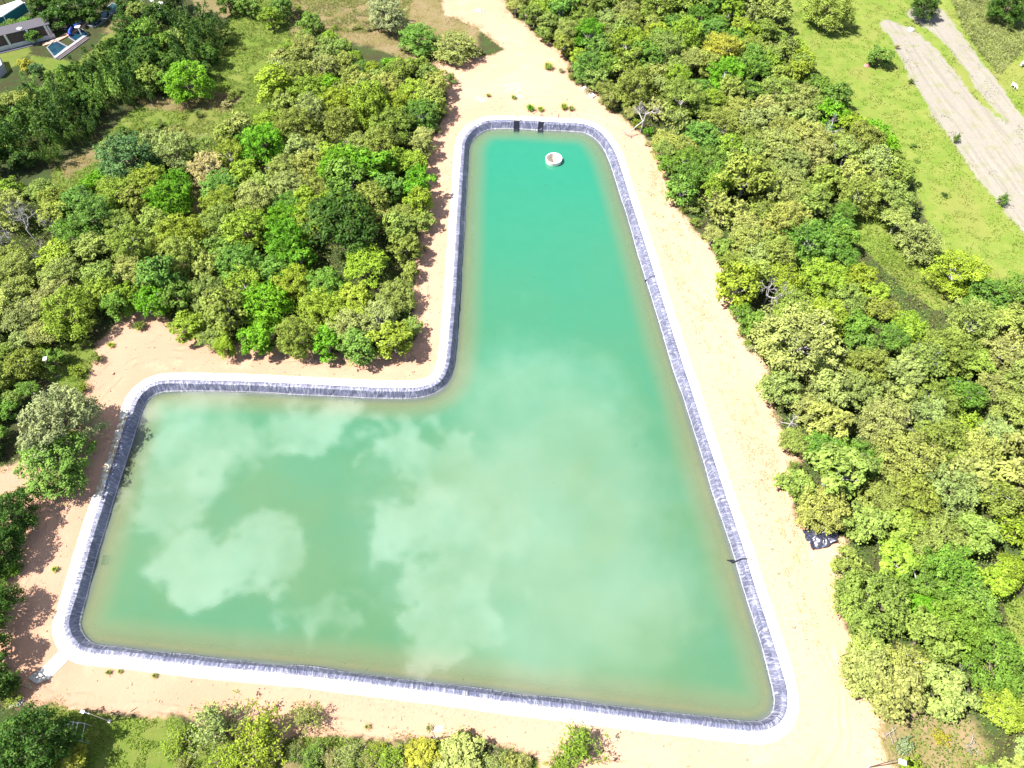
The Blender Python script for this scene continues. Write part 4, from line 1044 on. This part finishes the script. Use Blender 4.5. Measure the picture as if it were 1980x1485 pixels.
# grass tufts on the sand that can be told apart
for (u, v, r_, c_, lab) in ((1026, 210, 11, 'bright green', "largest green grass tuft behind the kerb between the inlet chutes"), (1045, 212, 8, 'yellow-green', "yellowish grass tuft right of the largest tuft behind the kerb"), (1090, 208, 10, 'yellow-green', "grass tuft on the sand right of the inlet chutes"), (1104, 211, 8, 'olive green', "olive grass tuft farthest right behind the kerb"),
                            (993, 189, 7, 'olive green', "grass tuft beside the white rubble patch"), (944, 185, 6, 'olive green', "small grass tuft on the sand left of the rubble patch"), (1060, 130, 12, 'olive green', "grass tuft near the right wood in the upper clearing"), (1085, 137, 8, 'straw', "dry grass tuft at the right wood's edge in the upper clearing"),
                            (270, 632, 12, 'yellow-green', "grass tuft at the tip of the left sandy corner"), (215, 668, 8, 'yellow-green', "grass tuft left of the pale patch in the left sandy corner"), (107, 1101, 8, 'yellow-green', "grass tuft alone on the sand left of the kerb"), (210, 1300, 7, 'olive green', "grass tuft below the kerb's lower left stretch"), (232, 1298, 6, 'olive green', "fainter grass tuft right of another below the kerb"), (300, 1307, 7, 'olive green', "thin grass tuft farther right below the kerb"),
                            (830, 1408, 9, 'straw', "dry tuft left of the short grey lamp post"), (905, 1420, 9, 'olive green', "tuft on the sand right of the short grey lamp post"), (710, 1405, 8, 'straw', "dry tuft on the sand above the bottom bushes")):
    plant_px('tuft', u, v, r_, c_, lab)

# ------------------------------------------------------------------ labels for the woods' trees
BANDS = [(60, "at the top edge"), (140, "lone pasture bush's level"), (205, "level with the white sheet"), (270, "level with the inlet chutes"), (345, "level with the overflow ring"),
         (400, "just below the ring's level"), (455, "level with the feathery tree"), (560, "level with the upper hose"), (640, "just below the upper hose"), (700, "level with the left wood's foot"), (770, "inner corner's level"),
         (850, "just below the inner corner"), (930, "level with the stained kerb"), (1000, "just above the tarp's level"), (1075, "level with the black tarp"), (1150, "just below the lower hose"), (1240, "well below the lower hose"), (1320, "level with the white path"), (1420, "level with the pond's last corner"), (9999, "at the bottom edge")]
ORD = "first second third fourth fifth sixth seventh eighth ninth tenth eleventh twelfth thirteenth fourteenth fifteenth sixteenth".split()
WN = {'right': 'right wood', 'left': 'left wood', 'upper': 'upper wood', 'far left': 'far left thicket', 'bottom': 'bottom scrub', 'right edge': 'right sand edge', 'left edge': 'left margin', 'grassy strip': 'upper grassy strip', 'dry grass': 'dry grass'}
grp = {}
for p in PLANTS:
    if p['label'] is None:
        u, v = PX((p['x'], p['y'], p['top']))
        b = next(n_ for lim, n_ in BANDS if v < lim)
        grp.setdefault((p['zone'], b, p['col'], p['kind']), []).append((u, p))
for (zone, b, col, kind), L_ in grp.items():
    L_.sort(key=lambda e: e[0])
    for i, (u, p) in enumerate(L_):
        nm = NAMES[kind][2]
        pre = "" if len(L_) == 1 else ORD[i] + " "
        post = "" if len(L_) == 1 else " from the left"
        p['o']['label'] = f"{pre}{col} {nm}{post}, {WN[zone]}, {b}"
        p['o']['group'] = f"{nm}s of the {WN[zone]}"

# ------------------------------------------------------------------ ground cover that nobody could count
def scatter(name, n, pgs, L, W, zmax, colfn, seed, excl=(), up=.6, clump=2.2, cols=None, thr=-.1):
    rg = np.random.default_rng(seed); pts = []
    for pg, share in pgs:
        lo = pg.min(0); hi = pg.max(0); m = int(n * share * 3)
        X = rg.uniform(lo[0], hi[0], m); Y = rg.uniform(lo[1], hi[1], m)
        ok = sdf(X, Y, pg) > 0
        for e in excl: ok &= sdf(X, Y, e) < 0
        ok &= vnoise(X, Y, clump, seed + 1) + vnoise(X, Y, clump * 3.1, seed + 2) * .7 > thr
        pts.append(np.column_stack([X, Y])[ok])
    pts = np.vstack(pts)
    if len(pts) > n: pts = pts[rg.permutation(len(pts))[:n]]
    hh = np.clip(vnoise(pts[:, 0], pts[:, 1], clump, seed + 1), 0, 1)
    pos = np.column_stack([pts, rg.uniform(.03, 1, len(pts)) * zmax * (.35 + .65 * hh)])
    nr = rg.normal(size=(len(pts), 3)) * .8 + np.array([0, 0, up])
    V, F = kites(pos, nr, L, W, rg, .2, np.tile(np.array([0, 0, .6]), (len(pts), 1)) + rg.normal(size=(len(pts), 3)) * .6)
    tone = np.clip(.5 + vnoise(pts[:, 0], pts[:, 1], 5, seed + 5) * .3 + rg.normal(0, .15, len(pts)), 0, 1)
    o = obj(name, mesh_from(name, V, F, {'tone': np.repeat(tone, 4)}), M_blade); o.color = (*cols, 1)
    o['kind'] = 'stuff'
    return o
wood_polys = [(poly(WOODS['right']), .5), (poly(WOODS['left']), .3), (poly(WOODS['upper']), .15), (poly(WOODS['far left']), .05)]
tag(scatter('undergrowth', 170000, wood_polys, .42, .24, 3.6, None, 21, [ZW['sand']], cols=(.12, .17, .030), thr=-1.2), "low leafy undergrowth covering the floor of the woods", "undergrowth")
tag(scatter('pasture_grass', 26000, [(ZW['grass'], 1)], .45, .16, .3, None, 31, [ZW['field']], cols=(.10, .145, .016), clump=1.6), "bright grass of the pasture", "grass")
tag(scatter('meadow_grass', 26000, [(ZW['grass3'], .45), (ZW['grass4'], 1.3), (ZW['grass5'], .15), (ZW['grass7'], .2), (ZW['dry7'], .2), (ZW['dry8'], .2)], .5, .12, .5, None, 41, [ZW['sand']], cols=(.120, .190, .020), clump=1.5), "rough meadow grass in the clearings", "grass")
tall = poly([(1835, -10), (2020, -10), (2020, 95), (1965, 110), (1930, 148), (1905, 120), (1880, 82), (1858, 52)])
tag(scatter('corridor_grass', 30000, [(ZW['grass2'], 1)], .9, .13, 1.1, None, 47, [ZW['dry2'], ZW['dry5']], cols=(.13, .19, .03), clump=2.4, up=.2, thr=-.5), "long grass of the strip below the domed tank", "grass")
tag(scatter('tall_grass', 14000, [(tall, 1)], 1.3, .16, 1.6, None, 51, cols=(.22, .24, .085), up=.1, clump=3.0, thr=-.9), "tall pale grass in the upper right corner", "grass")
tag(scatter('dry_grass', 9000, [(ZW['dry'], 1), (ZW['dry2'], .4), (ZW['dry5'], .15)], .6, .09, .6, None, 61, cols=(.26, .21, .08), up=.1, clump=1.8), "dry straw grass at the top", "grass")
tag(scatter('roadside_weeds', 11000, [(poly(weedy_px), 1)], .30, .09, .22, None, 71, cols=(.22, .21, .06), up=.2, clump=1.1, thr=.05), "sparse dry weeds between kerb and track", "weeds")
tag(scatter('field_weeds', 3000, [(ZW['field'], 1)], .45, .16, .25, None, 81, cols=(.14, .18, .04), clump=2.6, thr=.55), "weeds sprouting in the bare field", "weeds")
rg = np.random.default_rng(91); mb = MB()
for _ in range(1500):
    i = rg.integers(0, NK); off = rg.uniform(2.2, 13); p = KERB[i] - NRM[i] * off
    if inside(p, ZW['sand']) < .3: continue
    z_ = rg.uniform(.05, .17) * (2.0 if rg.random() < .05 else 1)
    mb.box((p[0], p[1], z_ * .4), (z_ * 1.6, z_ * 1.2, z_), rg.uniform(0, 3), (rg.uniform(-.4, .4), rg.uniform(-.4, .4)))
o = mb.build('gravel', simple("loose_stones", (.34, .23, .16), .9, .1, .3)); tag(o, "loose stones scattered over the sand round the pond", "gravel", kind='stuff')
# weeds straggling over the edges of the sand
rg = np.random.default_rng(77); E = ZW['sand']; ept = []
for i in range(len(E)):
    a, b = E[i], E[(i + 1) % len(E)]; L_ = np.hypot(*(b - a))
    for s_ in rg.uniform(0, 1, int(L_ * 26)): ept.append(a + (b - a) * s_ + rg.normal(0, 1.0, 2))
ept = np.array(ept); ept = ept[vnoise(ept[:, 0], ept[:, 1], 3.0, 78) > -.1]
ept = ept[(sdf(ept[:, 0], ept[:, 1], KERB[::4]) < -3)]
pos = np.column_stack([ept, rg.uniform(.02, .4, len(ept))])
V, F = kites(pos, rg.normal(size=(len(pos), 3)) * .8 + np.array([0, 0, .4]), .42, .12, rg, .2, np.tile(np.array([0., 0, .6]), (len(pos), 1)))
o = obj('edge_weeds', mesh_from('edge_weeds', V, F, {'tone': np.repeat(np.clip(rg.normal(.5, .2, len(pos)), 0, 1), 4)}), M_blade); o.color = (.17, .19, .05, 1)
tag(o, "weeds along the edges of the sandy clearing", "weeds", kind='stuff')

# ------------------------------------------------------------------ loose things on the sand
# black tarp
ta = [P(1551, 1030), P(1612, 1020), P(1622, 1042), P(1590, 1057), P(1567, 1071)]
N_ = 26; V = []; F = []
a_, b_, c_, d_ = P(1551, 1026), P(1620, 1016), P(1618, 1052), P(1566, 1070)
for i in range(N_ + 1):
    for j in range(N_ + 1):
        s_, r_ = i / N_, j / N_
        p = a_.lerp(b_, s_).lerp(d_.lerp(c_, s_), r_)
        V.append(p)
V = np.array([tuple(v) for v in V])
V[:, 2] = .12 + np.abs(vnoise(V[:, 0], V[:, 1], 1.5, 90)) * 1.3 + np.abs(vnoise(V[:, 0], V[:, 1], .6, 91)) * .35
V[:, :2] += np.column_stack([vnoise(V[:, 0], V[:, 1], 1.6, 92), vnoise(V[:, 0], V[:, 1], 1.6, 93)]) * .65
F = np.array([(i * (N_ + 1) + j, (i + 1) * (N_ + 1) + j, (i + 1) * (N_ + 1) + j + 1, i * (N_ + 1) + j + 1) for i in range(N_) for j in range(N_)])
tm = simple("black_plastic", (.045, .047, .075), .33, 1.0, .5, 2, .5)
to = obj('black_tarp', mesh_from('black_tarp', V, F), tm)
sm = to.modifiers.new('thickness', 'SOLIDIFY'); sm.thickness = .02
tag(to, "crumpled black plastic tarp on the sand beside the right wood", "tarp")
# white sheet near the narrow end
o = MB().prism([P(1124, 172), P(1131, 169), P(1151, 187), P(1145, 191)], .0, .45).build('white_sheet', M_white, bevel=.03)
tag(o, "white flat rectangular panel on the sand against the upper right wood", "panel")
# rubble patches
for (u, v, r_, lab) in ((992, 170, 20, "largest pale rubble patch in the upper sandy clearing"), (930, 193, 11, "smaller pale rubble patch left of the largest one"), (925, 22, 12, "pale rubble patch at the very top of the clearing"), (1003, 187, 6, "small pale rubble patch right of the largest one")):
    rr = random.Random(u); mb = MB(); rad = r_ * mpp(u, v); c = P(u, v)
    for _ in range(46):
        a = rr.uniform(0, 6.28); q_ = rad * math.sqrt(rr.random()); s_ = rr.uniform(.12, .42)
        mb.box((q_ * math.cos(a), q_ * math.sin(a) * .8, s_ * .2), (s_, s_ * rr.uniform(.6, 1), s_ * .6), rr.uniform(0, 3), (rr.uniform(-.3, .3), rr.uniform(-.3, .3)))
    o = mb.build('rubble_patch', simple("chalky_rubble", (.60, .54, .48), .9, .1, .15), loc=c); tag(o, lab, "rubble", "rubble patches in the upper clearing", 'stuff')
# reddish pit of bare earth in the bottom right, fallen sticks
for (u, v, u2, v2, lab) in ((868, 1427, 900, 1420, "long thin stick on the sand at the bottom right of the short lamp post"), (253, 1376, 266, 1367, "short dark stick on the sand above the lower left lawn"), (280, 640, 286, 631, "pale stick in the left sandy corner")):
    a, b = P(u, v, .08), P(u2, v2, .1); mid = a.lerp(b, .5)
    o = MB().tube([a - mid, (b - a) * .05 + Vector((.05, .08, .03)), b - mid], [.07, .06, .03], 6).build('fallen_stick', M_bark, loc=mid, smooth=True); tag(o, lab, "stick", "sticks on the sand")
for (u, v, r_, lab, m) in ((1676, 128, 6, "reddish rock beside the lone round pasture bush", simple("red_rock", (.42, .18, .16), .9, .1)), (1761, 58, 7, "grey rock on the grassy strip in the bare field", simple("grey_rock", (.36, .33, .33), .9, .1))):
    rr = np.random.default_rng(int(u)); rad = r_ * mpp(u, v); V = []; n_a, n_b = 12, 7
    for j in range(n_b):
        th = math.pi * .5 * j / (n_b - 1)
        for i in range(n_a):
            ph = 2 * math.pi * i / n_a; k_ = rad * rr.uniform(.8, 1.15)
            V.append((math.cos(ph) * math.cos(th) * k_, math.sin(ph) * math.cos(th) * k_, math.sin(th) * k_ * .7 - .05))
    F = [(j * n_a + i, j * n_a + (i + 1) % n_a, (j + 1) * n_a + (i + 1) % n_a, (j + 1) * n_a + i) for j in range(n_b - 1) for i in range(n_a)]
    tag(obj('rock', mesh_from('rock', V, F), m, loc=P(u, v)), lab, "rock")

# ------------------------------------------------------------------ people and animals
def skinned(name, verts, edges, radii, m, parent, mats=None, matfn=None, sub=1):
    me = bpy.data.meshes.new(name); me.from_pydata(verts, edges, []); o = bpy.data.objects.new(name, me); COL.objects.link(o)
    sk = o.modifiers.new('skin', 'SKIN'); o.modifiers.new('sub', 'SUBSURF').levels = sub
    lay = me.skin_vertices[0].data
    for i, r_ in enumerate(radii):
        lay[i].radius = r_ if hasattr(r_, '__len__') else (r_, r_); lay[i].use_root = (i == 0)
    dg = bpy.context.evaluated_depsgraph_get()
    nm_ = bpy.data.meshes.new_from_object(o.evaluated_get(dg)); nm_.name = name
    bpy.data.objects.remove(o); bpy.data.meshes.remove(me)
    r = obj(name, nm_, m, parent)
    if mats:
        for mm in mats: nm_.materials.append(mm)
        for pl in nm_.polygons: pl.material_index = matfn(pl.center)
    nm_.polygons.foreach_set('use_smooth', np.ones(len(nm_.polygons), dtype=bool))
    return r
skin = simple("skin", (.30, .18, .12), .6, .3, .05)
def person(u, v, rz, lab, shirt, trouser, arm=.25):
    root = empty('person', P(u, v, .14), rz, .98); tag(root, lab, "person")
    vt = [(0, 0, .95), (0, 0, 1.15), (0, 0, 1.38), (0, 0, 1.50), (0, .02, 1.60), (0, .03, 1.70),
          (.10, 0, .90), (.12, .05, .50), (.12, 0, .08), (.12, .12, .04), (-.10, 0, .90), (-.12, -.05, .50), (-.12, -.12, .08), (-.12, .0, .04),
          (.19, 0, 1.40), (.25, .02, 1.12), (.24, arm, .92), (.24, arm + .09, .86), (-.19, 0, 1.40), (-.25, .02, 1.12), (-.26, .1, .88), (-.26, .14, .80)]
    ed = [(0, 1), (1, 2), (2, 3), (3, 4), (4, 5), (0, 6), (6, 7), (7, 8), (8, 9), (0, 10), (10, 11), (11, 12), (12, 13), (2, 14), (14, 15), (15, 16), (16, 17), (2, 18), (18, 19), (19, 20), (20, 21)]
    rd = [(.15, .11), (.14, .10), (.17, .11), .06, .085, .08, .09, .065, .045, .04, .09, .065, .045, .04, .06, .045, .035, .03, .06, .045, .035, .03]
    fn = lambda c: 1 if .93 < c.z < 1.47 and not (abs(c.x) > .2 and c.z < 1.1) else (2 if c.z <= .93 and abs(c.x) < .21 else 0)
    skinned('body', vt, ed, rd, skin, root, [simple("shirt", shirt, .8, .1), simple("trousers", trouser, .8, .1)], fn)
    MB().lathe([(.001, .11), (.06, .10), (.095, .03), (.09, -.03)], (0, .02, 1.70), 12).build('hair', M_dark, root, smooth=True)
person(1079.5, 231, 1.2, "person in dark clothes standing on the kerb right of the inlet chutes", (.20, .20, .22), (.12, .12, .14))
person(1101, 229.5, .5, "person in pale lilac clothes on the kerb, rightmost figure", (.62, .56, .70), (.58, .52, .64))
def cow(u, v, rz, lab, s=1.0):
    root = empty('cow', P(u, v), rz, s); tag(root, lab, "cow", "white cows in the upper right grass")
    hide = simple("white_hide", (.74, .71, .66), .8, .15, .08)
    vt = [(0, 0, 1.05), (.55, 0, 1.08), (.85, 0, 1.12), (1.15, 0, 1.0), (1.35, 0, .7), (1.62, 0, .45), (-.5, 0, 1.08), (-.78, 0, 1.12), (-.92, 0, .9), (-.95, 0, .5)]
    ed = [(0, 1), (1, 2), (2, 3), (3, 4), (4, 5), (0, 6), (6, 7), (7, 8), (8, 9)]
    rd = [(.36, .40), (.34, .38), (.22, .26), .17, .15, .09, (.34, .36), (.26, .28), .05, .04]
    for (x, y) in ((.6, .2), (.6, -.2)):
        k_ = len(vt); vt += [(x, y, .75), (x + .03, y, .40), (x, y, .05)]; ed += [(1, k_), (k_, k_ + 1), (k_ + 1, k_ + 2)]; rd += [.13, .07, .06]
    for (x, y) in ((-.6, .2), (-.6, -.2)):
        k_ = len(vt); vt += [(x + .08, y, .78), (x - .1, y, .45), (x, y, .05)]; ed += [(6, k_), (k_, k_ + 1), (k_ + 1, k_ + 2)]; rd += [.16, .075, .06]
    skinned('body', vt, ed, rd, hide, root)
    for s_ in (-1, 1):
        MB().tube([(1.38, s_ * .1, .80), (1.36, s_ * .22, .86), (1.36, s_ * .30, .80)], [.05, .06, .02], 6).build('ear', hide, root)
cow(1958, 170, -1.3, "white cow near the edge of the bare field, lower of the two")
cow(1975, 128, .6, "white cow at the right edge of the picture", 1.1)

# ------------------------------------------------------------------ far buildings and pools, upper left
M_brown = simple("brown_panel", (.085, .062, .06), .7, .2, .2, 1.5)
M_edge = simple("shade_toned_coping", (.155, .155, .175), .85, .15, .2, 2)  # concrete coping; the darker tone puts the compound's shade into its colour
pm, t = newmat("pool_water")
n = t.noise(t.pos(), .6, 4, .6); t.out(bsdf(t, t.mix(t.mapr(n, .3, .7), (.008, .026, .045, 1), (.012, .045, .065, 1)), .06, .5, t.bump(n, .2, .05)))
pg_, t = newmat("green_pool_water")
n = t.noise(t.pos(), .5, 4, .6); t.out(bsdf(t, t.mix(t.mapr(n, .3, .7), (.008, .035, .03, 1), (.014, .05, .045, 1)), .06, .5))
def pool(pts, lab, mw, cat='pool', wall=.35, h=.4, copem=M_edge):
    W_ = [P(*p) for p in pts]; c = sum(W_, Vector()) / len(W_)
    root = empty('swimming_pool', c); tag(root, lab, cat)
    L_ = [(p - c) for p in W_]
    MB().prism([(p.x, p.y) for p in L_], .02, h * .6).build('water', mw, root)
    for i in range(len(L_)):
        a, b = L_[i], L_[(i + 1) % len(L_)]; d_ = (b - a); ln = d_.length; mid = a.lerp(b, .5)
        MB().box((mid.x, mid.y, h / 2), (ln + wall * .9, wall, h + .004 * i), math.atan2(d_.y, d_.x)).build('coping', copem, root)
    return root
pr = pool([(92, 94), (107, 79), (118, 85), (131, 92), (107, 113)], "main blue swimming pool with a step divider, nearest the woods", pm)
pool([(134, 74), (158, 57), (172, 68), (150, 84)], "blue pool with a slide between the main pool and the walkway", pm)
pool([(126, 58), (152, 38), (162, 46), (136, 62)], "dark teal pool above the orange walkway", pg_)
pool([(168, 50), (218, 8), (236, 13), (200, 44), (184, 54)], "long dark green pool running up to the top edge", pg_)
# retaining wall on the wood side
a, b = P(107, 114), P(165, 72); d_ = b - a
root = empty('retaining_wall', a.lerp(b, .5)); tag(root, "pale grey retaining wall with a dark face below the main pool", "wall")
rz = math.atan2(d_.y, d_.x); nv = Vector((d_.y, -d_.x, 0)).normalized()
MB().box((0, 0, .25), (d_.length, 1.0, .5), rz).build('top_walk', simple("wall_top", (.24, .24, .27), .85), root)
MB().box(tuple(nv * .95 + Vector((0, 0, .17))), (d_.length * .99, .9, .34), rz).build('face', M_brown, root)
MB().box(tuple(nv * 1.55 + Vector((0, 0, .12))), (d_.length, .3, .24), rz).build('footing', M_edge, root)
# walkway and green mat
om = simple("terracotta_paving", (.50, .29, .20), .85, .15, .12, 3)
tag(MB().prism([P(84, 90), P(82, 86), P(109, 77), P(130, 64), P(157, 50), P(170, 38), P(176, 40), P(163, 54), P(134, 70), P(110, 82)], .0, .3).build('walkway', om), "orange paved walkway between the pools", "walkway")
tag(MB().prism([P(134, 63.5), P(158, 47), P(160, 50), P(138, 64.5)], .0, .45).build('green_mat', simple("green_turf", (.05, .16, .06), .9, .1)), "green strip beside the orange walkway", "turf strip")
# slide
root = empty('pool_slide', P(148, 68)); tag(root, "curved bright blue water slide in the small pool", "slide")
bl_ = simple("blue_fibreglass", (.008, .035, .22), .35, .4)
MB().tube([(1.6 * math.cos(k * .35), 1.6 * math.sin(k * .35), 3.0 - k * .22) for k in range(12)], .55, 8).build('flume', bl_, root, smooth=True)
MB().box((1.6, 0, 1.4), (.25, .25, 2.8)).build('post', M_white, root); MB().box((1.8, -.3, 2.9), (1.4, 1.4, .15)).build('platform', M_white, root)
# white fence rail by the green pool
root = empty('handrail', P(195, 34)); tag(root, "curved white handrail beside the long green pool", "handrail"); bs = P(195, 34)
MB().tube([P(183, 31, 1) - bs, P(190, 34, 1.1) - bs, P(198, 36, 1.1) - bs, P(206, 36, 1) - bs], .14, 6).build('rail', M_white, root)
for p in ((183, 31), (206, 36)): MB().tube([P(*p, 0) - bs, P(*p, 1) - bs], .08, 6).build('post', M_white, root)
# long wall with dark panels
a, b = P(-40, 108), P(108, 72); d_ = b - a; ln = d_.length; rz = math.atan2(d_.y, d_.x); nv = Vector((d_.y, -d_.x, 0)).normalized(); ex = d_.normalized()
root = empty('panelled_wall', a); tag(root, "long low building wall with dark brown panels above a pale base", "building")
mid = ex * ln / 2
MB().box(tuple(mid + Vector((0, 0, .6))), (ln, .6, 1.2), rz).build('base', M_conc, root)
MB().box(tuple(mid - nv * 2.2 + Vector((0, 0, 4.2))), (ln + .4, 5.2, .3), rz).build('roof', simple("dark_roof", (.07, .065, .075), .7, .2), root)
for f0, f1 in ((0, .42), (.43, .70), (.71, .93)):
    MB().box(tuple(ex * ln * (f0 + f1) / 2 + Vector((0, 0, 2.6))), (ln * (f1 - f0) - .5, .3, 2.7), rz).build('panel', M_brown, root)
for f in (0.0, .425, .705, .94):
    MB().box(tuple(ex * ln * f + nv * .1 + Vector((0, 0, 2.1))), (.6, .8, 4.1), rz).build('pillar', M_conc, root)
MB().box(tuple(ex * (ln * .97) - nv * 2.2 + Vector((0, 0, 2.0))), (.4, 4.6, 3.9), rz).build('end_wall', M_conc, root)
MB().box(tuple(mid + nv * 1.3 + Vector((0, 0, .08))), (ln, 1.2, .16), rz).build('kerb', simple("dark_kerb", (.06, .06, .08), .8), root)
# white-roofed shed with teal fascia
root = empty('white_shed', P(10, 36)); bs = P(10, 36); tag(root, "shed with a bright white roof and teal walls at the upper left corner", "shed")
h0 = 4.0
rp = [P(-40, 40, h0), P(4, 31, h0), P(45, 5, h0), P(38, -1, h0 + .8), P(0, 12, h0 + .8), P(-40, 22, h0 + .8)]
V = [p - bs for p in rp]; V += [v - Vector((0, 0, .25)) for v in V]
F = [(0, 1, 4, 5), (1, 2, 3, 4), (6, 11, 10, 7), (7, 10, 9, 8)] + [(i, 6 + i, 6 + (i + 1) % 6, (i + 1) % 6) for i in range(6)]
MB().add(V, F).build('roof', M_white, root)
tl_m = simple("teal_wall", (.01, .12, .14), .6, .3, .15)
for p, q_ in (((-40, 40), (4, 31)), ((4, 31), (45, 5))):
    A_, B_ = P(*p, h0), P(*q_, h0); m_ = A_.lerp(B_, .5) - bs; dd = B_ - A_
    MB().box((m_.x, m_.y + .35, 2.4), (dd.length, .25, 2.7), math.atan2(dd.y, dd.x)).build('wall', tl_m, root)
for p in ((4, 31), (45, 5)):
    A_ = P(*p, h0) - bs; MB().box((A_.x, A_.y + .4, 1.9), (.35, .35, 3.8)).build('post', M_white, root)
tag(MB().prism([P(-10, 122), P(6, 120), P(14, 140), P(0, 152), P(-20, 150)], .0, 2.6).build('grey_hut', simple("grey_roofing", (.30, .30, .34), .7, .2)), "small grey-roofed hut at the left edge below the lawn", "hut")
# domed tank
c = P(317, 27); rad = 12.6 * mpp(317, 20)
root = empty('water_tank', c); tag(root, "round teal water tank with a ribbed white domed lid at the top left", "water tank")
MB().lathe([(rad * .94, 0), (rad * .94, 2.6)], n=32).build('tank_wall', tl_m, root, smooth=True)
hd = MB().lathe([(rad, 2.6), (rad * 1.0, 2.75), (rad * .8, 3.1), (rad * .45, 3.4), (.02, 3.5)], n=32).build('lid', M_white, root, smooth=True)
for k in range(8):
    a = k * math.pi / 4
    MB().tube([(rad * math.cos(a), rad * math.sin(a), 2.8), (rad * .8 * math.cos(a), rad * .8 * math.sin(a), 3.15), (rad * .45 * math.cos(a), rad * .45 * math.sin(a), 3.45), (0, 0, 3.54)], .05, 5).build('rib', M_concd, hd)
# bare pole trunks
for (f, h_, lab) in (((363, 34), (349, -6), "tall pale pole right of the domed water tank"), ((294, 32), (281, -4), "pale pole left of the domed tank, right one of two"), ((288, 29), (277, -4), "pale pole left of the domed tank, left one of two"), ((24, 32), (6, -4), "dark pole in front of the white-roofed shed")):
    hh = pole_h(f, h_); b = P(*f); dk = 'dark' in lab
    root = empty('utility_pole', b); tag(root, lab, "pole")
    MB().tube([(0, 0, 0), (0, 0, hh * .5), (.1, 0, hh)], [.17, .15, .11], 8).build('shaft', M_rust if dk else M_grey, root, smooth=True)
    MB().box((.1, 0, hh - .4), (1.4, .12, .14), .6).build('crossarm', M_rust if dk else M_grey, root)
